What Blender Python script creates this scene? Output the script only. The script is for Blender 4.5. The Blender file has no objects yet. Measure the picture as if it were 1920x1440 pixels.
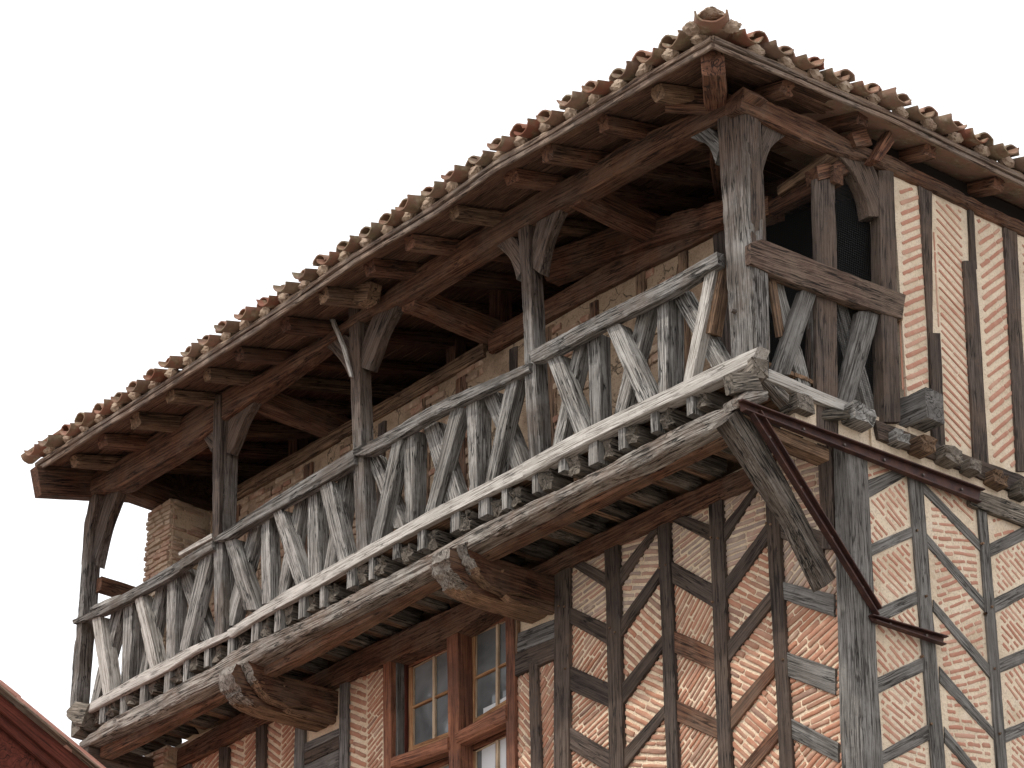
import bpy, bmesh, math, random
from math import radians, sin, cos, atan2, pi, sqrt
from mathutils import Vector, Matrix, noise
random.seed(7)
SC = bpy.context.scene
COL = SC.collection

# ------------------------------------------------------------------ camera
F, PITCH, HEAD = 5685.0, atan2(2935, 5685), radians(140.8)
FW = Vector((cos(PITCH)*cos(HEAD), cos(PITCH)*sin(HEAD), sin(PITCH)))
RT = Vector((sin(HEAD), -cos(HEAD), 0))
UP = RT.cross(FW)
CAM = Vector((15.169, -14.838, -11.215))
GROUND = -12.82
cd = bpy.data.cameras.new("camera"); cam = bpy.data.objects.new("camera", cd); COL.objects.link(cam)
cd.sensor_width = 36; cd.lens = F/1920*36; cd.clip_start = 0.5; cd.clip_end = 2000
cam.matrix_world = Matrix.Translation(CAM) @ Matrix((RT, UP, -FW)).transposed().to_4x4()
SC.camera = cam
SC.render.resolution_x = 1024; SC.render.resolution_y = 768

# ------------------------------------------------------------------ world, sun, exposure
SUN_EL, SUN_AZ = radians(55), radians(-94)        # the sun stands in front of the long facade (-Y), a little to the left
w = bpy.data.worlds.new("World"); SC.world = w; w.use_nodes = True
nt = w.node_tree; nt.nodes.clear()
sky = nt.nodes.new('ShaderNodeTexSky'); sky.sky_type = 'NISHITA'; sky.sun_disc = False
sky.sun_elevation = SUN_EL; sky.sun_rotation = radians(90)-SUN_AZ; sky.dust_density = 4
sc = nt.nodes.new('ShaderNodeVectorMath'); sc.operation = 'SCALE'; sc.inputs['Scale'].default_value = 1.0
mx = nt.nodes.new('ShaderNodeMix'); mx.data_type = 'RGBA'; mx.inputs[0].default_value = 0.86
mx.inputs[7].default_value = (16.3, 16.4, 16.7, 1)     # bright thin cloud
bg = nt.nodes.new('ShaderNodeBackground'); bg.inputs[1].default_value = 0.10
wo = nt.nodes.new('ShaderNodeOutputWorld')
nt.links.new(sky.outputs[0], sc.inputs[0]); nt.links.new(sc.outputs[0], mx.inputs[6])
nt.links.new(mx.outputs[2], bg.inputs[0]); nt.links.new(bg.outputs[0], wo.inputs[0])
sl = bpy.data.lights.new("sun", 'SUN'); sl.energy = 2.5; sl.angle = radians(1.5); sl.color = (1, .95, .87)
so = bpy.data.objects.new("sun", sl); COL.objects.link(so)
sdir = Vector((cos(SUN_EL)*cos(SUN_AZ), cos(SUN_EL)*sin(SUN_AZ), sin(SUN_EL)))
so.rotation_euler = sdir.to_track_quat('Z', 'Y').to_euler(); so.location = (0, -20, 20)
SC.view_settings.view_transform = 'Standard'; SC.view_settings.look = 'None'
SC.view_settings.exposure = 0; SC.view_settings.gamma = 1

# ------------------------------------------------------------------ tracing helpers: a point seen in the photo -> the point on its wall plane
ZM = {'z1': (0, 700, 1.945), 'z2': (560, 700, 1.945), 'z3': (1000, 700, 1.946), 'z4': (1320, 640, 1.8), 'z5': (1180, 0, 2.25),
      'z6': (800, 160, 2.4), 'z7': (400, 400, 2.4), 'z8': (0, 600, 2.4), 'b1': (120, 980, 3.428), 'b2': (390, 840, 4),
      'b3': (660, 680, 4), 'b4': (980, 460, 3.428), 'b5': (1320, 430, 3.6), 'w6': (1600, 280, 2.322), 'n7': (0, 1240, 4.8),
      'n8': (300, 1180, 4.174), 'f1': (1040, 1000, 3.273), 'f2': (1300, 900, 2.667), 's3': (1590, 860, 2.482),
      'e4': (1440, 20, 3.79), 'c5': (1260, 0, 6), 'wn': (700, 1120, 4.5), 'p7': (240, 820, 4.5), 'px': (0, 0, 1)}
def zp(k, x, y):
    a, b, s = ZM[k]; return (a+x/s, b+y/s)
def on(ax, v, x, y):
    d = FW*F + RT*(x-960) + UP*(720-y)
    t = (v-CAM[ax])/d[ax]
    return CAM + d*t
def zon(k, ax, v, x, y):
    return on(ax, v, *zp(k, x, y))
FRONT, SIDE = 1, 0                  # plane Y = v (long facade) / plane X = v (short facade)
NRM = {1: Vector((0, -1, 0)), 0: Vector((1, 0, 0))}

# ------------------------------------------------------------------ materials
def nn(t, typ, **kw):
    n = t.nodes.new('ShaderNode'+typ)
    for k, v in kw.items(): setattr(n, k, v)
    return n
def new_mat(name, rough=.85):
    m = bpy.data.materials.new(name); m.use_nodes = True; t = m.node_tree
    b = t.nodes['Principled BSDF']; b.inputs['Roughness'].default_value = rough
    b.inputs['Specular IOR Level'].default_value = .25
    return m, t, b
def ramp(t, fac, stops):
    r = nn(t, 'ValToRGB'); el = r.color_ramp.elements
    while len(el) < len(stops): el.new(.5)
    for e, (p, c) in zip(el, stops):
        e.position = p; e.color = (*c, 1) if len(c) == 3 else c
    t.links.new(fac, r.inputs[0]); return r.outputs[0]
def mix(t, f, a, b, mode='MIX'):
    m = nn(t, 'Mix', data_type='RGBA', blend_type=mode)
    for s, v in ((0, f), (6, a), (7, b)):
        if hasattr(v, 'links'): t.links.new(v, m.inputs[s])
        elif s == 0: m.inputs[0].default_value = v
        else: m.inputs[s].default_value = (*v, 1)
    return m.outputs[2]
def math_(t, op, a, b=0.0, clamp=False):
    m = nn(t, 'Math', operation=op, use_clamp=clamp)
    for s, v in ((0, a), (1, b)):
        if hasattr(v, 'links'): t.links.new(v, m.inputs[s])
        else: m.inputs[s].default_value = v
    return m.outputs[0]
def noise_(t, vec, scale, detail=4, rough=.55, dist=0.0):
    n = nn(t, 'TexNoise'); n.inputs['Scale'].default_value = scale; n.inputs['Detail'].default_value = detail
    n.inputs['Roughness'].default_value = rough; n.inputs['Distortion'].default_value = dist
    if vec is not None: t.links.new(vec, n.inputs['Vector'])
    return n.outputs[0]
def obj_vec(t, scale=(1, 1, 1)):
    tc = nn(t, 'TexCoord'); oi = nn(t, 'ObjectInfo')
    sc_ = nn(t, 'VectorMath', operation='SCALE'); sc_.inputs[0].default_value = (37, 17, 53); t.links.new(oi.outputs['Random'], sc_.inputs['Scale'])
    ad = nn(t, 'VectorMath', operation='ADD'); t.links.new(tc.outputs['Object'], ad.inputs[0]); t.links.new(sc_.outputs[0], ad.inputs[1])
    mp = nn(t, 'Mapping'); mp.inputs['Scale'].default_value = scale; t.links.new(ad.outputs[0], mp.inputs[0])
    return mp.outputs[0], oi.outputs['Random'], ad.outputs[0]
def bump(t, b, h, strength, dist=.01):
    bp = nn(t, 'Bump'); bp.inputs['Strength'].default_value = strength; bp.inputs['Distance'].default_value = dist
    t.links.new(h, bp.inputs['Height']); t.links.new(bp.outputs[0], b.inputs['Normal'])

def wood(name, light, mid, dark, patch=None, crack=.8, patch_amt=.5, bumpk=.9, vary=.35, top=False, stain=.36):
    """weathered oak: long fibres, drying cracks, weather patches; the grain runs along the piece's own X"""
    m, t, b = new_mat(name, .9)
    v, rnd, raw = obj_vec(t, (.75, 26, 26))
    vs = nn(t, 'VectorMath', operation='SCALE'); t.links.new(v, vs.inputs[0]); t.links.new(math_(t, 'ADD', math_(t, 'MULTIPLY', rnd, .8), .62), vs.inputs['Scale']); v = vs.outputs[0]
    fib = noise_(t, v, 2.6, 9, .74, .12)
    v2, _, _ = obj_vec(t, (.42, 7.5, 7.5))
    st = noise_(t, v2, 2.4, 5, .6, .25)
    col = ramp(t, fib, [(.36, tuple(c*.6 for c in dark)), (.42, dark), (.475, mid), (.545, light), (.68, tuple(min(1, c*1.22) for c in light))])
    col = mix(t, math_(t, 'MULTIPLY', ramp(t, st, [(.35, (1, 1, 1)), (.6, (0, 0, 0))]), .55), col, tuple(c*.8 for c in mid))
    ct = noise_(t, v2, 3.4, 3, .5, .3)                       # drying cracks: thin contour lines of stretched noise
    ln = math_(t, 'ABSOLUTE', math_(t, 'SUBTRACT', ct, .5))
    crk = ramp(t, ln, [(0, (1, 1, 1)), (.013, (.9, .9, .9)), (.024, (0, 0, 0))])
    brk = ramp(t, noise_(t, raw, 3.5, 2), [(.42, (0, 0, 0)), (.55, (1, 1, 1))])
    crk = math_(t, 'MULTIPLY', crk, brk)
    if patch:
        pn = noise_(t, raw, 1.9, 4, .65, .4)
        col = mix(t, math_(t, 'MULTIPLY', ramp(t, pn, [(.42, (0, 0, 0)), (.62, (1, 1, 1))]), patch_amt), col, mix(t, fib, tuple(c*.5 for c in patch), patch))
    stn = noise_(t, raw, 1.35, 5, .68, .8)                  # rain streaks and soot
    col = mix(t, math_(t, 'MULTIPLY', ramp(t, stn, [(.50, (0, 0, 0)), (.62, (1, 1, 1))]), stain), col, mix(t, .35, tuple(c*.5 for c in dark), col))
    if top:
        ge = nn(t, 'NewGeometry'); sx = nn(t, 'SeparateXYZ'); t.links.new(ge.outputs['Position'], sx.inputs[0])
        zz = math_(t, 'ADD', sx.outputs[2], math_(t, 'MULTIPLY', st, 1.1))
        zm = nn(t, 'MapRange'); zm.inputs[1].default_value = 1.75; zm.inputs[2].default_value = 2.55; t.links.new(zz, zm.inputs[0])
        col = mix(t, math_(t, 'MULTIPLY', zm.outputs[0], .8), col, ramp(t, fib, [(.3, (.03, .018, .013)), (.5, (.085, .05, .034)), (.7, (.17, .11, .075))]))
    # small stains and lichen specks
    sp = noise_(t, raw, 26, 3, .6)
    col = mix(t, math_(t, 'MULTIPLY', ramp(t, sp, [(.60, (0, 0, 0)), (.70, (1, 1, 1))]), .35), col, tuple(c*.45 for c in mid))
    col = mix(t, math_(t, 'MULTIPLY', crk, crack), col, tuple(c*.22 for c in dark))
    tn = nn(t, 'TexCoord'); sn = nn(t, 'SeparateXYZ'); t.links.new(tn.outputs['Normal'], sn.inputs[0])
    em = ramp(t, math_(t, 'ABSOLUTE', sn.outputs[0]), [(.72, (0, 0, 0)), (.9, (1, 1, 1))])       # end grain: duller, with a few splits
    e1 = noise_(t, raw, 13, 4, .6, 1.2); e2 = math_(t, 'ABSOLUTE', math_(t, 'SUBTRACT', noise_(t, raw, 6, 2, .5, 1.5), .5))
    ec = ramp(t, e1, [(.35, tuple(c*.55 for c in mid)), (.6, tuple((a_+b_)/2 for a_, b_ in zip(mid, light)))])
    ec = mix(t, ramp(t, e2, [(.008, (1, 1, 1)), (.02, (0, 0, 0))]), ec, tuple(c*.4 for c in dark))
    col = mix(t, math_(t, 'MULTIPLY', em, .85), col, ec)
    hv = nn(t, 'HueSaturation'); t.links.new(col, hv.inputs['Color'])
    t.links.new(math_(t, 'ADD', math_(t, 'MULTIPLY', rnd, vary), 1-vary/2), hv.inputs['Value'])
    t.links.new(hv.outputs[0], b.inputs['Base Color'])
    h = math_(t, 'SUBTRACT', math_(t, 'ADD', math_(t, 'MULTIPLY', fib, .8), math_(t, 'MULTIPLY', st, .5)), math_(t, 'MULTIPLY', crk, .9))
    bump(t, b, h, min(1, bumpk), .02)
    return m
M = {}
M['silver'] = wood('silver_oak', (.52, .49, .455), (.39, .36, .325), (.19, .165, .14), None, .7, 0, .5, .15, False, .12)
M['grey'] = wood('grey_oak', (.42, .405, .38), (.225, .21, .195), (.05, .044, .04), (.15, .115, .085), .9, .35, 1.1, .5)
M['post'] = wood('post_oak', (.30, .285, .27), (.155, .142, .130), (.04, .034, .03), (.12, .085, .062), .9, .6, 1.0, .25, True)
M['bluegrey'] = wood('bluegrey_oak', (.235, .222, .208), (.150, .138, .126), (.058, .051, .046), (.12, .10, .085), .8, .4, .8, .3)
M['studdark'] = wood('dark_stud_oak', (.115, .088, .072), (.072, .052, .043), (.03, .022, .019), (.17, .115, .08), .8, .45, .7, .5)
M['brown'] = wood('brown_oak', (.20, .098, .056), (.106, .046, .027), (.028, .014, .010), (.25, .18, .13), .8, .45, .7, .4)
M['tan'] = wood('tan_oak', (.34, .215, .135), (.20, .118, .070), (.06, .036, .024), (.10, .07, .055), .8, .5, .8, .4)
M['soffit'] = wood('soffit_boards', (.22, .125, .08), (.13, .07, .046), (.05, .028, .02), (.09, .045, .03), .7, .5, .6, .6)
M['rafter'] = wood('rafter_oak', (.22, .103, .060), (.12, .050, .030), (.034, .016, .011), (.30, .23, .17), .8, .3, .8, .6)
M['bearer'] = wood('bearer_oak', (.42, .39, .35), (.20, .17, .145), (.04, .033, .027), (.20, .11, .065), .9, .45, 1.0, .1)
M['strut'] = wood('strut_oak', (.20, .175, .15), (.095, .074, .058), (.026, .02, .016), (.05, .03, .022), 1, .75, 1, .1, False, .6)
M['studbrown'] = wood('rail_board_oak', (.17, .115, .085), (.10, .060, .044), (.032, .02, .016), (.26, .20, .15), .9, .35, .9, .1, False, .5)
M['fascia'] = wood('fascia_oak', (.32, .235, .18), (.20, .13, .095), (.07, .042, .032), (.36, .31, .265), .8, .45, .8, .3)
M['ragged'] = wood('ragged_oak', (.30, .26, .215), (.155, .13, .105), (.04, .033, .028), (.10, .08, .06), 1, .5, 1.8, .6)
M['redpaint'] = wood('red_painted_oak', (.35, .15, .085), (.26, .102, .057), (.12, .048, .03), (.12, .065, .05), .6, .6, .5, .2)
M['sash'] = wood('sash_oak', (.52, .31, .16), (.40, .21, .10), (.22, .10, .05), (.27, .10, .05), .4, .4, .3, .2, False, .1)
M['putty'] = wood('putty_bars', (.60, .47, .33), (.50, .36, .24), (.3, .19, .12), None, .3, 0, .3, .1)
M['maroon'] = wood('maroon_boards', (.145, .038, .025), (.105, .026, .017), (.06, .017, .012), (.07, .024, .017), .3, .4, .3, .2, False, .3)

def mortar(name, c1, c2, c3, bk=1.0, cracks=False):
    m, t, b = new_mat(name, .95)
    v, rnd, raw = obj_vec(t)
    n1 = noise_(t, raw, 2.3, 5, .6, .3); n2 = noise_(t, raw, 38, 5, .7); n3 = noise_(t, raw, 9, 4, .6)
    col = ramp(t, n1, [(.3, c2), (.52, c1), (.75, tuple(min(1, c*1.08) for c in c1))])
    col = mix(t, math_(t, 'MULTIPLY', ramp(t, n3, [(.5, (0, 0, 0)), (.72, (1, 1, 1))]), .45), col, c3)
    col = mix(t, math_(t, 'MULTIPLY', ramp(t, n2, [(.52, (0, 0, 0)), (.66, (1, 1, 1))]), .42), col, tuple(c*.62 for c in c2))
    pt = noise_(t, raw, 85, 2, .5); col = mix(t, math_(t, 'MULTIPLY', ramp(t, pt, [(.60, (0, 0, 0)), (.68, (1, 1, 1))]), .5), col, tuple(c*.45 for c in c2))
    h = math_(t, 'ADD', n2, math_(t, 'MULTIPLY', n3, 1.6))
    if cracks:
        vo = nn(t, 'TexVoronoi', feature='DISTANCE_TO_EDGE'); vo.inputs['Scale'].default_value = 3.1
        wv = nn(t, 'VectorMath', operation='ADD'); t.links.new(raw, wv.inputs[0])
        nv = nn(t, 'TexNoise'); nv.inputs['Scale'].default_value = 5; t.links.new(raw, nv.inputs['Vector'])
        s_ = nn(t, 'VectorMath', operation='SCALE'); s_.inputs['Scale'].default_value = .35; t.links.new(nv.outputs['Color'], s_.inputs[0])
        t.links.new(s_.outputs[0], wv.inputs[1]); t.links.new(wv.outputs[0], vo.inputs['Vector'])
        ck = ramp(t, vo.outputs[0], [(0, (1, 1, 1)), (.006, (1, 1, 1)), (.018, (0, 0, 0))])
        ck = math_(t, 'MULTIPLY', ck, ramp(t, n1, [(.5, (0, 0, 0)), (.56, (1, 1, 1))]))
        col = mix(t, math_(t, 'MULTIPLY', ck, .65), col, (.05, .035, .025))
        h = math_(t, 'SUBTRACT', h, math_(t, 'MULTIPLY', ck, 2))
    t.links.new(col, b.inputs['Base Color']); bump(t, b, h, bk, .012)
    return m
M['mortar'] = mortar('lime_mortar', (.76, .615, .45), (.62, .48, .335), (.68, .56, .42))
M['lime'] = mortar('cream_lime_render', (.70, .575, .435), (.54, .42, .30), (.70, .61, .50))
M['plaster'] = mortar('old_plaster', (.36, .26, .175), (.15, .092, .06), (.25, .175, .12), .8, True)
M['piermortar'] = mortar('pier_mortar', (.62, .48, .34), (.45, .31, .20), (.52, .40, .29), 1.0)
M['paving'] = mortar('pale_paving', (.30, .27, .24), (.22, .20, .175), (.26, .23, .205))

def brick_mat(name, stops, lime=.4, bk=.6):
    m, t, b = new_mat(name, .92)
    at = nn(t, 'Attribute', attribute_name='rnd')
    v, rnd, raw = obj_vec(t)
    n = noise_(t, raw, 45, 4, .65); n2 = noise_(t, raw, 11, 4, .6); n3 = noise_(t, raw, 1.2, 2, .5)
    f = math_(t, 'ADD', math_(t, 'MULTIPLY', at.outputs['Fac'], .75), math_(t, 'MULTIPLY', n3, .28))
    col = ramp(t, f, stops)
    col = mix(t, math_(t, 'MULTIPLY', ramp(t, n, [(.5, (0, 0, 0)), (.7, (1, 1, 1))]), .35), col, mix(t, .5, col, (.2, .12, .09)))
    col = mix(t, math_(t, 'MULTIPLY', ramp(t, n2, [(.48, (0, 0, 0)), (.68, (1, 1, 1))]), lime), col, (.62, .49, .36))
    nd = noise_(t, raw, 2.6, 5, .7, .5)
    col = mix(t, math_(t, 'MULTIPLY', ramp(t, nd, [(.5, (0, 0, 0)), (.66, (1, 1, 1))]), .22), col, (.30, .21, .165))
    t.links.new(col, b.inputs['Base Color']); bump(t, b, math_(t, 'ADD', n, n2), bk, .008)
    return m
M['brick'] = brick_mat('thin_bricks', [(.05, (.24, .155, .12)), (.25, (.35, .18, .12)), (.5, (.41, .19, .118)), (.72, (.45, .225, .148)), (.95, (.38, .27, .205))], .26)
M['brickgrey'] = brick_mat('greyer_bricks', [(.05, (.27, .22, .195)), (.35, (.38, .28, .23)), (.55, (.48, .27, .19)), (.75, (.42, .33, .28)), (.95, (.50, .40, .32))], .4)  # greyer brick tone for the top two panels of each column
M['brickside'] = brick_mat('lime_washed_bricks', [(.05, (.38, .175, .12)), (.5, (.44, .21, .145)), (.9, (.50, .30, .22))], .22, .4)
M['rubble'] = brick_mat('old_rubble', [(.05, (.20, .13, .09)), (.35, (.31, .21, .14)), (.6, (.30, .15, .10)), (.85, (.36, .27, .19))], .5, .9)
M['pierbrick'] = brick_mat('pier_bricks', [(.05, (.34, .25, .18)), (.35, (.46, .35, .25)), (.6, (.40, .24, .17)), (.85, (.50, .40, .30))], .5, .9)

def tile_mat(name, base, lich, amt):
    m, t, b = new_mat(name, .9)
    v, rnd, raw = obj_vec(t)
    n = noise_(t, raw, 7, 5, .6, .4); n2 = noise_(t, raw, 40, 3, .6); n4 = noise_(t, raw, 14, 4, .6)
    col = ramp(t, rnd, base)
    col = mix(t, math_(t, 'MULTIPLY', n2, .35), col, mix(t, .5, col, (.10, .07, .06)))
    col = mix(t, math_(t, 'MULTIPLY', ramp(t, n, [(.45, (0, 0, 0)), (.62, (1, 1, 1))]), amt), col, ramp(t, n4, lich))
    t.links.new(col, b.inputs['Base Color']); bump(t, b, math_(t, 'ADD', n2, n), .5, .008)
    return m
M['tile'] = tile_mat('clay_tile', [(0, (.26, .11, .07)), (.2, (.20, .075, .045)), (.35, (.24, .16, .11)), (.5, (.30, .15, .10)), (.65, (.17, .10, .07)), (.8, (.27, .19, .14)), (1, (.32, .17, .12))],
                     [(.35, (.07, .065, .05)), (.5, (.20, .175, .10)), (.6, (.28, .25, .17)), (.68, (.42, .38, .29))], .6)
M['pan'] = tile_mat('pale_pan_tile', [(0, (.40, .30, .22)), (.5, (.31, .22, .165)), (1, (.44, .34, .26))],
                    [(.35, (.25, .19, .13)), (.6, (.55, .45, .34))], .5)
M['pinktile'] = tile_mat('pink_tile', [(0, (.50, .24, .19)), (1, (.55, .30, .24))], [(.4, (.40, .22, .18)), (.7, (.6, .4, .32))], .4)
def metal(name, c, rust):
    m, t, b = new_mat(name, .55); v, rnd, raw = obj_vec(t)
    n = noise_(t, raw, 9, 5, .65)
    t.links.new(ramp(t, n, [(.4, c), (.62, rust)]), b.inputs['Base Color']); b.inputs['Metallic'].default_value = .25
    bump(t, b, noise_(t, raw, 70, 3), .25, .004); return m
M['iron'] = metal('painted_iron', (.042, .022, .02), (.085, .038, .028))
M['bolt'] = metal('bolt_iron', (.09, .08, .08), (.12, .09, .07))
def glass_mat():
    m, t, b = new_mat('window_glass', .06); v, rnd, raw = obj_vec(t)
    n = noise_(t, raw, 2.2, 3, .5, .6)
    t.links.new(ramp(t, n, [(.35, (.10, .107, .11)), (.7, (.24, .255, .265))]), b.inputs['Base Color'])  # uneven grey stands in for reflections, put into the base colour
    b.inputs['Specular IOR Level'].default_value = .6
    bump(t, b, noise_(t, raw, 4, 2), .06, .02); return m
M['glass'] = glass_mat()
mc, t, b = new_mat('white_curtain', .9); b.inputs['Base Color'].default_value = (.62, .63, .64, 1); M['curtain'] = mc
def net_mat():
    m, t, b = new_mat('wire_netting', .5); b.inputs['Base Color'].default_value = (.022, .021, .020, 1)
    tc = nn(t, 'TexCoord'); vo = nn(t, 'TexVoronoi', feature='DISTANCE_TO_EDGE'); vo.inputs['Scale'].default_value = 45; vo.inputs['Randomness'].default_value = .15
    t.links.new(tc.outputs['Object'], vo.inputs['Vector'])
    a = ramp(t, vo.outputs[0], [(.0, (1, 1, 1)), (.03, (1, 1, 1)), (.05, (0, 0, 0))])
    t.links.new(a, b.inputs['Alpha']); return m
M['net'] = net_mat()
mk, t, b = new_mat('unlit_dark', .95); b.inputs['Base Color'].default_value = (.02, .016, .014, 1); M['dark'] = mk  # near-black: the shade of unlit interiors put into the colour

# ------------------------------------------------------------------ object helpers
MW = {}
def link(name, me, mat, parent=None, mw=None, label=None, kind=None):
    o = bpy.data.objects.new(name, me); COL.objects.link(o)
    if mat is not None and me is not None: me.materials.append(M[mat] if isinstance(mat, str) else mat)
    mw = mw if mw is not None else Matrix.Identity(4)
    MW[o.name] = mw
    if parent is not None:
        o.parent = parent; o.matrix_basis = MW[parent.name].inverted() @ mw
    else: o.matrix_basis = mw
    if label: o['label'] = label
    if kind: o['kind'] = kind
    return o
def thing(name, loc, label, cat, group=None):
    o = link(name, None, None, None, Matrix.Translation(loc), label)
    o['category'] = cat
    if group: o['group'] = group
    return o
def finish(bm, smooth=38):
    bmesh.ops.recalc_face_normals(bm, faces=bm.faces)
    me = bpy.data.meshes.new('m'); bm.to_mesh(me); bm.free()
    if smooth:
        for p in me.polygons: p.use_smooth = True
        me.set_sharp_from_angle(angle=radians(smooth))
    return me
def resample(P, k):
    c = [0]
    for a, b in zip(P, P[1:]): c.append(c[-1]+(b-a).length)
    out = []
    for i in range(k):
        s = c[-1]*i/(k-1); j = 0
        while j < len(P)-2 and s > c[j+1]: j += 1
        out.append(P[j].lerp(P[j+1], (s-c[j])/max(1e-9, c[j+1]-c[j])))
    return out
def timber(name, Ls, Rs, n, depth, mat, parent=None, amp=.006, seg=.05, bev=.006, label=None, fray=0., smooth_path=False, rag=0.):
    """a sawn or crooked timber: Ls/Rs are the two edges of its outer face, n the outward normal, depth its thickness"""
    Ls = [Vector(p) for p in Ls]; Rs = [Vector(p) for p in Rs]; n = Vector(n).normalized()
    if len(Ls) != len(Rs): K_ = 3*max(len(Ls), len(Rs)); Ls = resample(Ls, K_); Rs = resample(Rs, K_)
    mids = [(a+b)/2 for a, b in zip(Ls, Rs)]
    ex = mids[-1]-mids[0]; ex -= n*ex.dot(n); ex.normalize(); ez = n; ey = ez.cross(ex)
    o_ = (mids[0]+mids[-1])/2
    mw = Matrix((ex, ey, ez)).transposed().to_4x4(); mw.translation = o_
    inv = mw.inverted()
    Ll = [inv @ p for p in Ls]; Rl = [inv @ p for p in Rs]
    if (Rl[0]-Ll[0]).y < 0: Ll, Rl = Rl, Ll
    cum = [0]
    for a, b in zip(mids, mids[1:]): cum.append(cum[-1]+(b-a).length)
    T = cum[-1]; N = max(2, min(400, int(T/seg)))
    def at(P, s):
        for i in range(len(cum)-1):
            if s <= cum[i+1] or i == len(cum)-2:
                u = (s-cum[i])/max(1e-6, cum[i+1]-cum[i])
                if smooth_path and len(P) > 2:
                    p0 = P[max(0, i-1)]; p1 = P[i]; p2 = P[i+1]; p3 = P[min(len(P)-1, i+2)]
                    return .5*((2*p1)+(p2-p0)*u+(2*p0-5*p1+4*p2-p3)*u*u+(3*p1-p0-3*p2+p3)*u*u*u)
                return P[i].lerp(P[i+1], u)
    seed = Vector((random.random()*90, random.random()*90, random.random()*90))
    bm = bmesh.new(); rings = []
    wmin = min((r-l).length for l, r in zip(Ll, Rl)); bv = min(bev, wmin*.2, depth*.2)
    for i in range(N+1):
        s = T*i/N; L = at(Ll, s); R = at(Rl, s); W = R-L; wl = W.length; W = W/wl
        sec = [(bv, 0), (wl*.3, 0), (wl*.5, 0), (wl*.7, 0), (wl-bv, 0), (wl, -bv), (wl, -depth*.5), (wl, -depth+bv),
               (wl-bv, -depth), (wl*.5, -depth), (bv, -depth), (0, -depth+bv), (0, -depth*.5), (0, -bv)]
        ring = []
        for j, (y, z) in enumerate(sec):
            p = L+W*y+Vector((0, 0, z))
            q = Vector((p.x*.9, p.y*2, p.z*2))*1.3+seed
            d = noise.noise_vector(q)*amp*1.5
            q2 = Vector((p.x*5, p.y*30, p.z*30))+seed
            d += noise.noise_vector(q2)*amp*(.35+.9*rag)
            if j in (0, 4, 5, 13):
                e_ = noise.noise(Vector((p.x*9, j*3.1, 0))+seed)
                if e_ > .12: d += ((L+R)/2+Vector((0, 0, -depth/2))-p).normalized()*(e_-.12)*amp*2.2
            if fray and i in (0, 1, N-1, N):
                d.x += noise.noise(Vector((p.y*45, p.z*45, (i > 2)*9))+seed)*fray*.16*(1 if i in (0, N) else .5)
            ring.append(bm.verts.new(p+d))
        rings.append(ring)
    K = len(rings[0])
    for a, b in zip(rings, rings[1:]):
        for j in range(K): bm.faces.new((a[j], a[(j+1) % K], b[(j+1) % K], b[j]))
    for r in (rings[0], rings[-1]):
        c = bm.verts.new(sum((v.co for v in r), Vector())/K)
        for j in range(K): bm.faces.new((r[j], r[(j+1) % K], c))
    return link(name, finish(bm, 26), mat, parent, mw, label)
def strip(name, k, L, R, ax, v, depth, mat, parent, **kw):
    return timber(name, [zon(k, ax, v, *p) for p in L], [zon(k, ax, v, *p) for p in R], NRM[ax], depth, mat, parent, **kw)
def vert(name, k, a, b, ax, v, depth, mat, parent, ext=0., **kw):
    """a = (x_left, x_right, y) at one end and b at the other, as traced"""
    L = [Vector((a[0], a[2])), Vector((b[0], b[2]))]; R = [Vector((a[1], a[2])), Vector((b[1], b[2]))]
    if ext: L[1] += (L[1]-L[0])*ext; R[1] += (R[1]-R[0])*ext
    return strip(name, k, L, R, ax, v, depth, mat, parent, **kw)
def beam(name, p0, p1, wd, h, mat, parent, **kw):
    """straight timber between two world points (centre of its top face edge lines); wd sideways, h vertical"""
    p0 = Vector(p0); p1 = Vector(p1); d = (p1-p0).normalized()
    sd = d.cross(Vector((0, 0, 1))).normalized(); up = sd.cross(d)
    return timber(name, [p0+up*h/2+sd*wd/2, p1+up*h/2+sd*wd/2], [p0-up*h/2+sd*wd/2, p1-up*h/2+sd*wd/2], sd, wd, mat, parent, **kw)
def box(bm, x0, x1, y0, y1, z0, z1):
    v = [bm.verts.new(p) for p in ((x0, y0, z0), (x1, y0, z0), (x1, y1, z0), (x0, y1, z0), (x0, y0, z1), (x1, y0, z1), (x1, y1, z1), (x0, y1, z1))]
    for f in ((0, 3, 2, 1), (4, 5, 6, 7), (0, 1, 5, 4), (1, 2, 6, 5), (2, 3, 7, 6), (3, 0, 4, 7)): bm.faces.new([v[i] for i in f])

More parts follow.
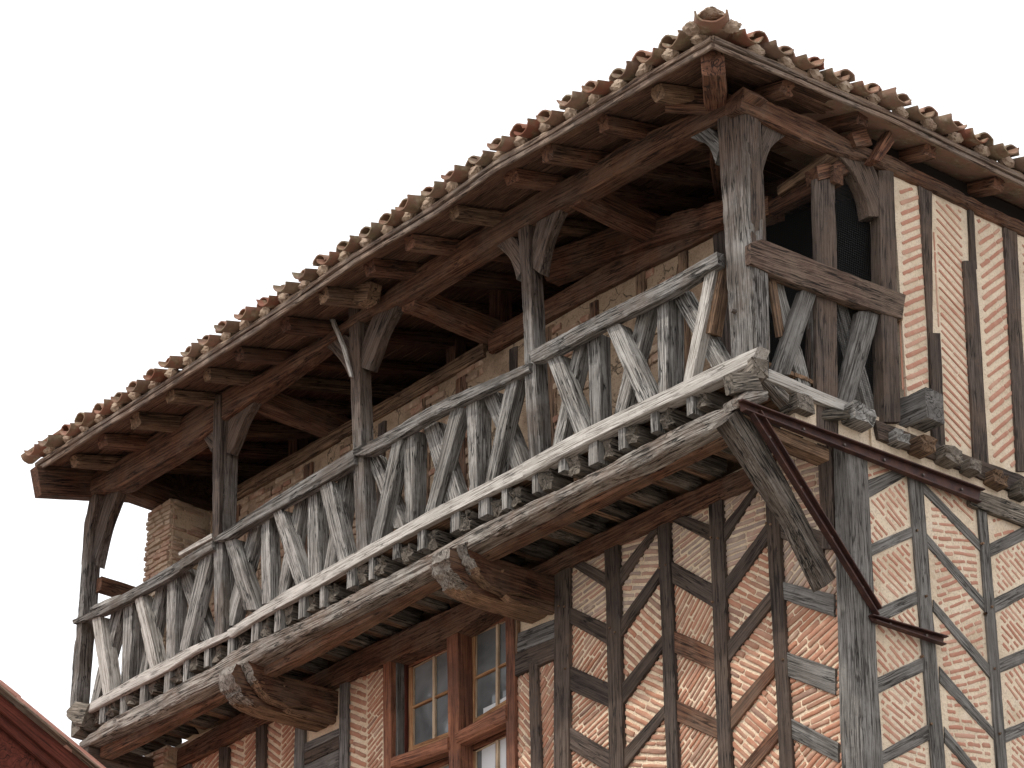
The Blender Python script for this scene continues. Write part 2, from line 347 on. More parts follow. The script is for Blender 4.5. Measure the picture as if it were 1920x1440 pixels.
def bricks(name, poly, ax, v, seg, mat, parent, pitch=.052, th=.036, L=(.22, .38), proud=.010, jit=.06, gap=.018, skip=0., border=0., wob=.005):
    """rows of thin bricks laid at a slant inside a convex panel; poly are points on the plane, seg a traced brick direction"""
    def ab(p): return (p.x, p.z) if ax == 1 else (p.y, p.z)
    P = [ab(p) for p in poly]; s0, s1 = ab(seg[0]), ab(seg[1])
    th0 = atan2(s1[1]-s0[1], s1[0]-s0[0]); ux, uz = cos(th0), sin(th0); nx, nz = -uz, ux
    dots = [p[0]*nx+p[1]*nz for p in P]
    bm = bmesh.new(); lay = bm.verts.layers.float.new('rnd'); r = random.random
    o_ = poly[0]; sgn = 1 if ax == 0 else -1
    k = min(dots)+pitch*r()
    while k < max(dots):
        hits = []
        for i in range(len(P)):
            a, b = P[i], P[(i+1) % len(P)]; da, db = dots[i]-k, dots[(i+1) % len(P)]-k
            if da*db < 0:
                u = da/(da-db); x = a[0]+(b[0]-a[0])*u; z = a[1]+(b[1]-a[1])*u
                hits.append(x*ux+z*uz)
        if len(hits) == 2:
            s, e = min(hits)+border+gap*.5, max(hits)-border-gap*.5
            first = True
            while e-s > .03:
                l = L[0]+(L[1]-L[0])*r()
                if first: l *= .25+.75*r(); first = False
                if e-s < l*1.35: l = e-s
                if r() >= skip:
                    t2 = th*(.8+.4*r())/2; l2 = l-gap*(.4+.8*r()); da = (r()-.5)*jit; off = (r()-.5)*wob
                    rn = r(); cx = s+l/2; pr = proud*(.55+.8*r())
                    out = []
                    prof = [(-1, -.55), (-.93, -1), (-.4, -1), (.1, -1), (.5, -1), (.94, -1), (1, -.5), (1, .5), (.93, 1), (.4, 1), (0, 1), (-.5, 1), (-.94, 1), (-1, .5)]
                    for lev, (sc_l, sc_t, hh) in enumerate(((1, 1, -.03), (1, 1, pr*.62), (.97, .84, pr))):
                        ring = []
                        for (a_, b_) in prof:
                            la = a_*l2/2*(1 if lev < 2 else (1-.008/max(.02, l2))) ; lb = b_*t2*sc_t
                            wv = noise.noise(Vector((cx*9+a_*1.7, k*31, rn*9)))*th*.14
                            la += noise.noise(Vector((cx*40+a_*3, k*40+b_*3, 5)))*.006
                            lb += noise.noise(Vector((cx*40+a_*4, k*40+b_*5, 15)))*.006+wv
                            S = cx+la*cos(da)-lb*sin(da); K_ = k+off+la*sin(da)+lb*cos(da)
                            A = S*ux+K_*nx; Z = S*uz+K_*nz
                            if ax == 1: p = Vector((A, v-hh, Z))
                            else: p = Vector((v+hh, A, Z))
                            vv = bm.verts.new(p-o_); vv[lay] = rn; ring.append(vv)
                        out.append(ring)
                    K2 = len(prof)
                    for a_, b_ in zip(out, out[1:]):
                        for j in range(K2): bm.faces.new((a_[j], a_[(j+1) % K2], b_[(j+1) % K2], b_[j]))
                    c = bm.verts.new(sum((q.co for q in out[-1]), Vector())/K2+NRM[ax]*.002); c[lay] = rn
                    for j in range(K2): bm.faces.new((out[-1][j], out[-1][(j+1) % K2], c))
                s += l
        k += pitch*(.93+.14*r())
    bk = []                                                        # added unseen backing sheet behind the bricks, buried in the wall
    for p in poly:
        q = p-o_; q[ax] = v-o_[ax]-NRM[ax][ax]*.024; q0 = bm.verts.new(q); q0[lay] = .5; bk.append(q0)
    bm.faces.new(bk)
    return link(name, finish(bm, 50), mat, parent, Matrix.Translation(o_))

# ================================================================== the setting
bm = bmesh.new(); bmesh.ops.create_grid(bm, x_segments=8, y_segments=8, size=400)
g = link('ground', finish(bm, 0), 'paving', None, Matrix.Translation((0, 0, GROUND)), None, 'structure')

WF = .97                              # the lower long wall stands this far behind the gallery's front
house = thing('timber_framed_house', (-5, 4, GROUND), 'old half-timbered brick house with a weathered oak gallery under its tiled roof', 'house')

# ------------------------------------------------------------------ walls (lime mortar bodies)
Xw0 = zon('wn', 1, WF, 80, 900).x; Xw1 = zon('wn', 1, WF, 1185, 900).x
bm = bmesh.new()
box(bm, -9.95, Xw0, WF+.02, WF+.3, GROUND, -.28); box(bm, Xw1, -.03, WF+.02, WF+.3, GROUND, -.28)
box(bm, Xw0+.002, Xw1-.002, WF+.03, WF+.3, GROUND, -2.75)
fwall = link('front_wall', finish(bm, 0), 'mortar', house, Matrix.Identity(4))
bm = bmesh.new()
box(bm, -.3, -.005, WF+.31, 8, GROUND, -.2); box(bm, -.3, -.008, 1.74, 8, -.199, 2.30); box(bm, -.2, -.026, .45, 1.735, -.475, -.14); box(bm, -.028, -.006, 1.165, WF+.312, GROUND, -.48)
swall = link('side_wall', finish(bm, 0), 'lime', house, Matrix.Identity(4))
bm = bmesh.new()
box(bm, -9.3, -4.55, 1.03, 1.25, -.1, 2.24); box(bm, -4.549, -1.25, 1.03, 1.25, -.1, 2.16)
bwall = link('gallery_wall', finish(bm, 0), 'plaster', house, Matrix.Identity(4))
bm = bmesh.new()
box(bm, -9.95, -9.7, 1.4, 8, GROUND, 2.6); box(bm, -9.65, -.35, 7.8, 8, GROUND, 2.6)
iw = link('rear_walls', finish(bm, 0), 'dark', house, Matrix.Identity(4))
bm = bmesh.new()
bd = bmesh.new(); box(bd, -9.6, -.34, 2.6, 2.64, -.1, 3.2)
link('loft_light_stop', finish(bd, 0), 'dark', house, Matrix.Identity(4))  # added dark box that blocks the view and light to keep the loft dark
GB = [(.06, 2.43), (.06, 2.70), (4.0, 3.66), (7.9, 2.72), (7.9, 2.4), (1.3, 2.40)]
va = [bm.verts.new((-10.0, y, z)) for y, z in GB]; vb = [bm.verts.new((-9.95, y, z)) for y, z in GB]
bm.faces.new(va); bm.faces.new(vb[::-1])
for i in range(6): bm.faces.new((va[i], va[(i+1) % 6], vb[(i+1) % 6], vb[i]))
link('gable_boarding', finish(bm, 0), 'soffit', house, Matrix.Identity(4))
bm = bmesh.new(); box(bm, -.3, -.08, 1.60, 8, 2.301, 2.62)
link('eave_light_stop', finish(bm, 0), 'dark', house, Matrix.Identity(4))  # added dark filler, closes the gap that let light in under the eave
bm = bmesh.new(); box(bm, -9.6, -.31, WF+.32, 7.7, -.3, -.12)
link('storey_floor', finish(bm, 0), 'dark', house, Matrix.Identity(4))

for xa_, xb_, sk in ((-9.2, -7.6, .25), (-7.0, -6.4, .4), (-6.2, -4.7, .3), (-3.7, -3.15, .55), (-2.4, -2.0, .5)):
    zt_ = 2.2 if xb_ < -4.5 else 2.12
    bricks('rubble_panel', [Vector((xa_, 1.03, zt_)), Vector((xb_, 1.03, zt_)), Vector((xb_, 1.03, .0)), Vector((xa_, 1.03, .0))], 1, 1.03, (Vector((0, 1.03, 0)), Vector((1, 1.03, .02))), 'rubble', bwall, pitch=.085, th=.066, proud=.018, jit=.12, L=(.12, .34), gap=.02, skip=sk, wob=.02)
# ---- lower long wall: studs
ST = {}
def fstud(key, k, a, b, mat='studdark', v=WF-.024, depth=.14, ext=.3, name='stud', **kw):
    kw.setdefault('amp', .005)
    L = [Vector((a[0], a[2])), Vector((b[0], b[2]))]; R = [Vector((a[1], a[2])), Vector((b[1], b[2]))]
    L[1] += (L[1]-L[0])*ext; R[1] += (R[1]-R[0])*ext
    pl = [zon(k, 1, WF, *p) for p in L]; pr = [zon(k, 1, WF, *p) for p in R]; ST[key] = (pl, pr)
    return vert(name, k, a, b, 1, v, depth, mat, fwall, ext=ext, **kw)
fstud('s1', 'z3', (75, 130, 700), (72, 130, 1440)); fstud('s2', 'z3', (258, 308, 600), (275, 328, 1440), 'studdark')
fstud('s3', 'z3', (450, 494, 520), (485, 527, 1440)); fstud('s4', 'z3', (634, 684, 440), (672, 720, 1440), 'studdark')
fstud('s5', 'z3', (838, 884, 360), (897, 944, 1440)); fstud('s6', 'z4', (380, 430, 340), (395, 436, 700), 'studdark', ext=0)
fstud('t0', 'z2', (838, 868, 1060), (845, 882, 1440)); fstud('n1', 'n8', (1402, 1462, 410), (1398, 1462, 1085), 'bluegrey')
fstud('n2', 'n8', (1052, 1122, 770), (1040, 1115, 1085), 'bluegrey'); fstud('n3', 'n8', (750, 820, 730), (745, 815, 1085))
fstud('n4', 'n8', (458, 530, 920), (455, 525, 1085)); fstud('n5', 'n8', (175, 232, 960), (170, 230, 1085), 'bluegrey')
# corner post (front face, then its side face shows too)
cpost = timber('corner_post', [zon('z4', 1, WF-.03, 428, 350), zon('z4', 1, WF-.03, 447, 1440)+Vector((0, 0, -1.2))],
               [zon('z4', 1, WF-.03, 482, 350), zon('z4', 1, WF-.03, 530, 1440)+Vector((.0, 0, -1.2))], (0, -1, 0), .245, 'bluegrey', fwall, amp=.007, bev=.02)
def peg(p, ax, par):
    bm = bmesh.new(); bmesh.ops.create_cone(bm, cap_ends=True, segments=8, radius1=.013, radius2=.010, depth=.03)
    rot = Matrix.Rotation(pi/2, 4, 'X' if ax == 1 else 'Y')
    return link('peg', finish(bm, 30), 'tan', par, Matrix.Translation(p) @ rot)
for k_, pts in (('z3', [(115, 852), (95, 850), (300, 945), (282, 930), (462, 712), (485, 700), (650, 452), (650, 600), (675, 602), (868, 552), (852, 548), (118, 1078), (655, 835), (912, 1045)]),):
    for q_ in pts: peg(zon(k_, 1, WF-.02, *q_), 1, fwall)
for q_ in [(640, 720), (668, 690), (318, 335), (362, 640), (345, 920), (385, 1235), (625, 395), (680, 978), (640, 720), (705, 1280)]: peg(zon('s3', 0, .022, *q_), 0, swall)
# wall head beam
strip('head_beam', 'px', [(250, 1445), (622, 1243), (848, 1138), (1092, 1013), (1445, 850)], [(250, 1482), (622, 1289), (848, 1188), (1046, 1068), (1445, 892)], 1, WF-.05, .22, 'brown', fwall, amp=.012, bev=.02)
# diagonals: (x_left, y_top, y_bottom, x_right, y_top, y_bottom) in zoom units
def diag(k, d, ax, v, mat, parent, depth=.10):
    xl, a, b, xr, c, e = d
    return strip('diagonal_brace', k, [(xl, a), (xr, c)], [(xl, b), (xr, e)], ax, v-(.002 if ax == 1 else .004), depth, mat, parent, amp=.005, seg=.04)
DG = {
 's12': ('z3', [(120, 655, 690, 270, 735, 790), (122, 848, 905, 272, 918, 992), (122, 1062, 1150, 282, 1135, 1222), (120, 1285, 1365, 285, 1380, 1460)]),
 's23': ('z3', [(300, 730, 800, 450, 545, 575), (305, 912, 985, 462, 695, 748), (318, 1138, 1218, 475, 948, 1005), (322, 1378, 1455, 485, 1200, 1245)]),
 's34': ('z3', [(485, 495, 530, 645, 555, 615), (488, 678, 755, 655, 770, 855), (498, 932, 1012, 665, 1005, 1090), (515, 1188, 1268, 675, 1265, 1335)]),
 's45': ('z3', [(678, 570, 640, 830, 375, 405), (685, 770, 845, 858, 535, 610), (692, 1000, 1075, 868, 785, 850), (705, 1240, 1320, 878, 1040, 1100), (725, 1470, 1540, 895, 1270, 1330)]),
 's56': ('z4', [(238, 583, 655, 400, 645, 730), (250, 808, 865, 438, 855, 930), (265, 1045, 1125, 442, 1102, 1192), (280, 1265, 1330, 452, 1355, 1422)]),
}
for key, (k, ds) in DG.items():
    for i, d in enumerate(ds):
        mt = 'studdark'
        if key in ('s34', 's56') and i >= 2: mt = 'tan' if key == 's56' else 'brown'
        if key == 's56': mt = ['studdark', 'bluegrey', 'bluegrey', 'bluegrey'][i]
        if key == 's45' and i >= 3: mt = 'brown'
        diag(k, d, 1, WF-.008, mt, fwall)
strip('plank', 'n8', [(1118, 895), (1400, 775)], [(1118, 965), (1400, 830)], 1, WF-.005, .08, 'bluegrey', fwall)
strip('plank', 'n8', [(1118, 970), (1400, 835)], [(1118, 1060), (1400, 930)], 1, WF-.004, .08, 'studdark', fwall)
strip('plank', 'n8', [(1118, 1066), (1400, 936)], [(1118, 1200), (1400, 1080)], 1, WF-.005, .08, 'bluegrey', fwall)
strip('plank', 'n8', [(1118, 1206), (1400, 1086)], [(1118, 1330), (1400, 1210)], 1, WF-.005, .08, 'bluegrey', fwall)
strip('header', 'wn', [(1195, 480), (1525, 345)], [(1195, 665), (1525, 520)], 1, WF-.02, .14, 'studdark', fwall)
strip('header', 'wn', [(1200, 300), (1525, 170)], [(1200, 472), (1525, 338)], 1, WF-.012, .14, 'bluegrey', fwall, amp=.012)

# ---- lower long wall: slanting thin bricks, one panel between each pair of braces
def edge(P, y_px=None, z=None):
    """point on stud edge line P (two points) at height z"""
    a, b = P; u = (z-a.z)/(b.z-a.z); return a+(b-a)*u
def panels(k, left, right, ds, segs, ax, v, mat, parent, ztop, zbot, **kw):
    """left/right: edge lines; ds braces give the splits"""
    cl, cr = [ztop], [ztop]
    for (xl, a, b, xr, c, e) in ds:
        cl.append(zon(k, ax, v, xl, (a+b)/2).z); cr.append(zon(k, ax, v, xr, (c+e)/2).z)
    step = (cl[-1]-cl[-2]) if len(cl) > 2 else -1
    while cl[-1] > zbot and cr[-1] > zbot: cl.append(cl[-1]-.85); cr.append(cr[-1]-.85)
    for i in range(len(cl)-1):
        poly = [edge(left, z=min(cl[i], ztop)), edge(right, z=min(cr[i], ztop)), edge(right, z=cr[i+1]), edge(left, z=cl[i+1])]
        if poly[0].z-poly[3].z < .03 and poly[1].z-poly[2].z < .03: continue
        sg = segs[min(i, len(segs)-1)]
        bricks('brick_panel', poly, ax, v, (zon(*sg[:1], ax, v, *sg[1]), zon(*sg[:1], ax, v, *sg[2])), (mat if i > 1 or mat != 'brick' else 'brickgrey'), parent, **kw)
kwf = dict(ax=1, v=WF+.02, mat='brick', parent=fwall, zbot=-3.4)
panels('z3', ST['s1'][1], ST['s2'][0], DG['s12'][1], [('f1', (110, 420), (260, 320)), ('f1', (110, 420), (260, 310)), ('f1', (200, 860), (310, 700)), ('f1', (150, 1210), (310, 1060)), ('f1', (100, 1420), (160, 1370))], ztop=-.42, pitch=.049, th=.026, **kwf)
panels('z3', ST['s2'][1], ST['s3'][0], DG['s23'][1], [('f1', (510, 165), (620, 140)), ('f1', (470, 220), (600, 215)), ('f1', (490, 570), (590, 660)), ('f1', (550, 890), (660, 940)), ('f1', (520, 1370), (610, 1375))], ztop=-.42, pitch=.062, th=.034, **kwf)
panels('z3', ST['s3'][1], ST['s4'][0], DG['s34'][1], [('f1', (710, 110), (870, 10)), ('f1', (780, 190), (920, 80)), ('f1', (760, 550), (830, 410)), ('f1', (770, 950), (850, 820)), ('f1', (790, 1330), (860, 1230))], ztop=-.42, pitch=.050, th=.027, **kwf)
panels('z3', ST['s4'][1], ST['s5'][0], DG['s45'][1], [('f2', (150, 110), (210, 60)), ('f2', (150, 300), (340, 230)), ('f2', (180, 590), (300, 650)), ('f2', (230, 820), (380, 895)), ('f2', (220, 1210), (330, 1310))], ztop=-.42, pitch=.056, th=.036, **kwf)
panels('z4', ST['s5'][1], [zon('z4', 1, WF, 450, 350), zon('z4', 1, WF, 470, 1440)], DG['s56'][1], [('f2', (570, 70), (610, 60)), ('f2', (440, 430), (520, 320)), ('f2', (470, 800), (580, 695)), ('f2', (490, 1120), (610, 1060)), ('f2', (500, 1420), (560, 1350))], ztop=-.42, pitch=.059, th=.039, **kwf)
def pan1(l, r, zt, zb, seg, v=WF+.02, mat='brick', parent=fwall, ax=1, **kw):
    bricks('brick_panel', [edge(l, z=zt), edge(r, z=zt), edge(r, z=zb), edge(l, z=zb)], ax, v, (zon(seg[0], ax, v, *seg[1]), zon(seg[0], ax, v, *seg[2])), mat, parent, **kw)
def xline(k, x0, x1, y0, y1): return [zon(k, 1, WF, x0, y0), zon(k, 1, WF, x1, y1)]
hb = edge(xline('wn', 1195, 1200, 660, 1440), z=-1.2)
pan1(xline('wn', 1195, 1200, 660, 1440), ST['t0'][0], zon('wn', 1, WF, 1250, 640).z, -3.4, ('wn', (1210, 900), (1300, 1010)), pitch=.05, th=.032)
pan1(ST['t0'][1], ST['s1'][0], zon('wn', 1, WF, 1450, 560).z, -3.4, ('wn', (1410, 820), (1500, 660)), pitch=.05, th=.036)
m_ = xline('n8', 1608, 1608, 330, 1085)
pan1(ST['n1'][1], m_, -.42, -3.4, ('n8', (1480, 520), (1590, 560)), pitch=.075, th=.04)
pan1(m_, xline('n8', 1742, 1735, 330, 1085), -.42, -3.4, ('n8', (1630, 560), (1730, 430)), pitch=.05, th=.026)
m_ = xline('n8', 940, 935, 760, 1085)
pan1(ST['n3'][1], m_, -.55, -3.4, ('n8', (830, 760), (930, 830)), pitch=.07, th=.038); pan1(m_, ST['n2'][0], -.55, -3.4, ('n8', (960, 870), (1040, 770)), pitch=.055, th=.03)
m_ = xline('n8', 650, 645, 800, 1085)
pan1(ST['n4'][1], m_, -.42, -3.4, ('n8', (540, 960), (640, 1000)), pitch=.07, th=.038); pan1(m_, ST['n3'][0], -.42, -3.4, ('n8', (670, 920), (740, 830)), pitch=.055, th=.03)
pan1(ST['n5'][1], ST['n4'][0], -.42, -3.4, ('n8', (360, 1060), (440, 960)), pitch=.06, th=.034)

# ------------------------------------------------------------------ window: painted oak cross frame with recessed sashes
wv = WF-.03; sv = WF+.14
win = vert('window', 'wn', (80, 145, 520), (78, 142, 1440), 1, wv, .18, 'redpaint', house, ext=.35, label='four-light window in a red-brown painted oak cross frame')
vert('reveal', 'wn', (147, 200, 535), (150, 205, 1440), 1, wv+.06, .12, 'bluegrey', win, ext=.3)
strip('jamb', 'wn', [(222, 520), (222, 1500)], [(268, 520), (268, 1500)], 1, sv-.03, .1, 'maroon', win)
vert('mullion', 'wn', (618, 714, 285), (632, 722, 1440), 1, wv, .17, 'redpaint', win, ext=.3)
strip('transom', 'wn', [(148, 1345), (628, 1165)], [(148, 1445), (628, 1290)], 1, wv-.015, .15, 'redpaint', win, bev=.03)
strip('transom', 'wn', [(688, 1128), (1118, 893)], [(695, 1238), (1118, 1045)], 1, wv-.02, .15, 'redpaint', win, bev=.03)
vert('jamb', 'wn', (1113, 1180, 90), (1118, 1192, 1440), 1, wv, .18, 'redpaint', win, ext=.35)
vert('jamb', 'wn', (1184, 1212, 130), (1194, 1206, 640), 1, wv+.01, .1, 'tan', win)
vert('jamb', 'wn', (735, 800, 240), (765, 815, 1440), 1, sv-.02, .05, 'studdark', win, ext=.2)
def sash(x0, x1, tl, tr, bl, br, vx, hl, hr, pane='glass', fr=34):
    s = strip('sash', 'wn', [(x0-fr, tl-52), (x1, tr-58)], [(x0-fr, tl), (x1, tr)], 1, sv, .05, 'redpaint', win, amp=.002, bev=.004)
    kw = dict(amp=.0015, bev=.004)
    strip('stile', 'wn', [(x0-fr, tl+10), (x0-fr, bl+60)], [(x0-1, tl-5), (x0-1, bl+60)], 1, sv-.003, .045, 'sash', s, **kw)
    strip('bottom_rail', 'wn', [(x0-fr, bl+4), (x1, br)], [(x0-fr, bl+50), (x1, br+60)], 1, sv+.002, .045, 'sash', s, **kw)
    strip('putty_line', 'wn', [(x0+1, tl), (x1, tr+1)], [(x0+1, tl+9), (x1, tr+10)], 1, sv+.012, .02, 'putty', s, **kw)
    strip('putty_line', 'wn', [(x0, tl), (x0, bl)], [(x0+10, tl), (x0+10, bl)], 1, sv+.010, .02, 'putty', s, **kw)
    def yt(x): return tl+(tr-tl)*(x-x0)/(x1-x0)
    def yb(x): return bl+(br-bl)*(x-x0)/(x1-x0)
    strip('glazing_bar', 'wn', [(vx, yt(vx)), (vx, yb(vx))], [(vx+20, yt(vx+20)), (vx+20, yb(vx+20))], 1, sv-.001, .03, 'putty', s, **kw)
    strip('glazing_bar', 'wn', [(x0, hl-10), (x1, hr-10)], [(x0, hl+12), (x1, hr+12)], 1, sv+.001, .03, 'sash', s, **kw)
    q = [zon('wn', 1, sv+.03, *p) for p in ((x0-5, tl-5), (x1+5, tr-5), (x1+5, br+10), (x0-5, bl+10))]
    bm = bmesh.new(); b2 = [Vector((0, .004, 0))+p-q[0] for p in q]
    f = [bm.verts.new(p-q[0]) for p in q]; h = [bm.verts.new(p) for p in b2]
    bm.faces.new(f); bm.faces.new(h[::-1])
    for j in range(4): bm.faces.new((f[j], h[j], h[(j+1) % 4], f[(j+1) % 4]))
    link('pane', finish(bm, 0), 'glass', s, Matrix.Translation(q[0]))
    return s
sash(330, 632, 590, 432, 1262, 1135, 497, 925, 785)
sash(855, 1120, 312, 190, 1040, 860, 1030, 677, 553)
s3 = sash(855, 1120, 1300, 1165, 2050, 1900, 1030, 1720, 1560)
s4 = sash(330, 632, 1540, 1400, 2250, 2110, 497, 1900, 1780)
def card(name, pts, k, v, mat, parent, th=.004):
    q = [zon(k, 1, v, *p) for p in pts]; bm = bmesh.new()
    f = [bm.verts.new(p-q[0]) for p in q]; h = [bm.verts.new(p-q[0]+Vector((0, th, 0))) for p in q]
    bm.faces.new(f); bm.faces.new(h[::-1]); n_ = len(q)
    for j in range(n_): bm.faces.new((f[j], h[j], h[(j+1) % n_], f[(j+1) % n_]))
    return link(name, finish(bm, 0), mat, parent, Matrix.Translation(q[0]))
card('curtain', [(915, 1285), (1028, 1222), (1028, 2000), (915, 2000)], 'wn', sv+.026, 'curtain', s3)
card('curtain', [(1052, 1212), (1120, 1180), (1120, 2000), (1052, 2000)], 'wn', sv+.026, 'curtain', s3)
card('paper_sheet', [(928, 938), (1030, 890), (1120, 835), (1120, 880), (928, 985)], 'wn', sv+.024, 'curtain', bpy.data.objects['sash.001'])
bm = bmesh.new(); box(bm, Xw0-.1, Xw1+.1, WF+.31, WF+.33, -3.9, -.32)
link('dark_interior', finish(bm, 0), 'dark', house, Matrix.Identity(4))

# ------------------------------------------------------------------ lower short wall
vS = .004
SS = {}
def sstud(key, k, a, b, mat='bluegrey', v=.02, depth=.12, ext=.3, name='stud', parent=None, **kw):
    L = [Vector((a[0], a[2])), Vector((b[0], b[2]))]; R = [Vector((a[1], a[2])), Vector((b[1], b[2]))]
    L[1] += (L[1]-L[0])*ext; R[1] += (R[1]-R[0])*ext
    SS[key] = ([zon(k, 0, 0, *p) for p in L], [zon(k, 0, 0, *p) for p in R])
    return vert(name, k, a, b, 0, v, depth, mat, parent or swall, ext=ext, amp=.004, **kw)
sstud('t1', 's3', (282, 347, 60), (395, 458, 1440)); sstud('t2', 's3', (603, 645, 180), (697, 745, 1440))
SS['p'] = ([zon('s3', 0, 0, 45, 0), zon('s3', 0, 0, 155, 1440)],)*2
yy = 3.35
SS['x'] = ([Vector((0, yy, 0)), Vector((0, yy, -4))],)*2
timber('stud', [(.02, yy, -.5), (.02, yy, -4.3)], [(.02, yy+.16, -.5), (.02, yy+.16, -4.3)], (1, 0, 0), .12, 'bluegrey', swall)
DS = {
 'a': ('s3', [(35, 120, 220, 290, 25, 70), (55, 420, 478, 312, 310, 362), (95, 715, 790, 335, 608, 672), (118, 1030, 1105, 358, 920, 990), (145, 1370, 1435, 382, 1232, 1310)], 'p', 't1'),
 'b': ('s3', [(345, 100, 150, 620, 380, 435), (370, 345, 405, 640, 655, 715), (400, 655, 710, 662, 965, 1025), (428, 965, 1040, 690, 1265, 1315), (450, 1245, 1320, 712, 1565, 1620)], 't1', 't2'),
 'c': ('s3', [(660, 395, 460, 960, 240, 305), (682, 650, 722, 985, 500, 560), (705, 935, 1000, 1010, 800, 868), (735, 1258, 1325, 1040, 1130, 1190)], 't2', 'x'),
}
SEG = {'a': [('s3', (40, 60), (120, 40)), ('s3', (160, 200), (240, 300)), ('s3', (85, 520), (195, 640)), ('s3', (140, 820), (240, 935)), ('s3', (170, 1150), (270, 1240)), ('s3', (300, 1385), (380, 1410))],
       'b': [('s3', (520, 200), (600, 280)), ('s3', (390, 350), (540, 362)), ('s3', (450, 670), (575, 625)), ('s3', (440, 915), (540, 890)), ('s3', (460, 1190), (560, 1200)), ('s3', (470, 1390), (520, 1400))],
       'c': [('s3', (665, 280), (740, 260)), ('s3', (690, 440), (790, 560)), ('s3', (710, 740), (800, 850)), ('s3', (740, 1060), (819, 1170)), ('s3', (760, 1360), (819, 1420))]}
for key, (k, ds, l, r) in DS.items():
    for d in ds:
        o = diag(k, d, 0, .012, 'bluegrey', swall)
    panels(k, SS[l][1], SS[r][0], ds, SEG[key], 0, vS-.009, 'brickside', swall, -.5, -3.3, pitch=.062, th=.027, proud=.004, gap=.03, skip=.06, border=.045, L=(.14, .3), jit=.12, wob=.012)

# upper short wall
sstud('u0', 'w6', (112, 178, 90), (133, 207, 1185), 'studdark', v=.03, ext=0)
sstud('u1a', 'w6', (285, 344, 150), (330, 348, 830), 'studdark', v=.012, ext=0); sstud('u1b', 'w6', (332, 381, 800), (350, 405, 1300), 'studdark', v=.02, ext=0)
sstud('u2a', 'w6', (500, 526, 260), (512, 541, 520), 'studdark', v=.012, ext=0); sstud('u2b', 'w6', (480, 536, 485), (530, 594, 1390), 'studdark', v=.018, ext=0)
sstud('u3', 'w6', (655, 714, 340), (715, 770, 1400), 'studdark', v=.015, ext=0)
sstud('u4', 'w6', (820, 880, 340), (880, 935, 1600), 'studdark', v=.015, ext=0); sstud('u5', 'w6', (980, 1040, 400), (1040, 1100, 1600), 'studdark', v=.015, ext=0)
def upan(key, xl0, xr0, y0, xl1, xr1, y1, seg, **kw):
    l = [zon('w6', 0, 0, xl0, y0), zon('w6', 0, 0, xl1, y1)]; r_ = [zon('w6', 0, 0, xr0, y0), zon('w6', 0, 0, xr1, y1)]
    zt, zb = 2.24, -.12
    bricks('brick_panel', [edge(l, z=zt), edge(r_, z=zt-.0), edge(r_, z=zb), edge(l, z=zb)], 0, -.006, (zon('w6', 0, 0, *seg[0]), zon('w6', 0, 0, *seg[1])), 'brickside', swall,
           proud=.004, gap=.012, L=(.5, .9), wob=.006, jit=.06, **kw)
    return l, r_
upan('a', 201, 293, 130, 238, 337, 1180, ((225, 560), (300, 530)), pitch=.082, th=.032)
upan('b', 357, 470, 200, 402, 518, 1300, ((370, 430), (460, 530)), pitch=.075, th=.024)
upan('c', 540, 664, 290, 612, 722, 1390, ((580, 660), (655, 603)), pitch=.080, th=.032)
upan('d', 735, 820, 400, 780, 880, 1390, ((735, 560), (820, 660)), pitch=.08, th=.026)
def vline(x0, y0, x1, y1):
    l = [zon('w6', 0, 0, x0-4, y0), zon('w6', 0, 0, x1-4, y1)]; r_ = [zon('w6', 0, 0, x0+4, y0), zon('w6', 0, 0, x1+4, y1)]
    bricks('brick_panel', [l[0], r_[0], r_[1], l[1]], 0, -.006, (l[0], l[1]), 'brickside', swall, pitch=.05, th=.016, proud=.003, gap=.02, L=(.2, .4), jit=.0, wob=.002)
vline(191, 140, 228, 1040); vline(468, 260, 518, 1300); vline(352, 350, 375, 780); vline(548, 420, 612, 1380); vline(658, 440, 718, 1400)

# ================================================================== the gallery
# posts with their curved braces
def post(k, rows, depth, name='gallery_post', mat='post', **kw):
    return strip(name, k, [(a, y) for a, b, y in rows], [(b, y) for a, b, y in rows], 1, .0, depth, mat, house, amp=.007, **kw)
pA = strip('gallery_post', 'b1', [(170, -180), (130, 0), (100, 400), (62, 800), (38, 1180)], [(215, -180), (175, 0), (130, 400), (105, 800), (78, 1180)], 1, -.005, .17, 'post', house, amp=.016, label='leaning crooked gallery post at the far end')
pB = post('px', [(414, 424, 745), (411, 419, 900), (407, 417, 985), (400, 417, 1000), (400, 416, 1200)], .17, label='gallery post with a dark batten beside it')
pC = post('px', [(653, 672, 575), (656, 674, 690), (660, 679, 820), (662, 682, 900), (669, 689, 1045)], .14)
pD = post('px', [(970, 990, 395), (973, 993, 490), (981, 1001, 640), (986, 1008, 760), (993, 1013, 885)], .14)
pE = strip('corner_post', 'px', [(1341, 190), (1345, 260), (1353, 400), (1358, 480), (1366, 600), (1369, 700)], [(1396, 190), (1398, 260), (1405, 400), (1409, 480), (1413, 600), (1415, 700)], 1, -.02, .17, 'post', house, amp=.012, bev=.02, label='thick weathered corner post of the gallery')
vert('corner_post', 'b5', (340, 432, 250), (345, 445, 830), 0, .025, .12, 'post', house, label='short plank clad on the side of the corner post')
vert('post_cheek', 'z5', (500, 556, 480), (515, 580, 1040), 0, .018, .1, 'studdark', pE)
bm = bmesh.new(); bmesh.ops.create_cone(bm, cap_ends=True, segments=6, radius1=.022, radius2=.018, depth=.05)
link('bolt', finish(bm, 30), 'bolt', pE, Matrix.Translation(zon('b5', 1, -.04, 198, 552)) @ Matrix.Rotation(pi/2, 4, 'X'))
strip('batten', 'z8', [(960, 335), (956, 700), (953, 990)], [(992, 335), (990, 700), (980, 990)], 1, -.05, .05, 'studdark', pB)
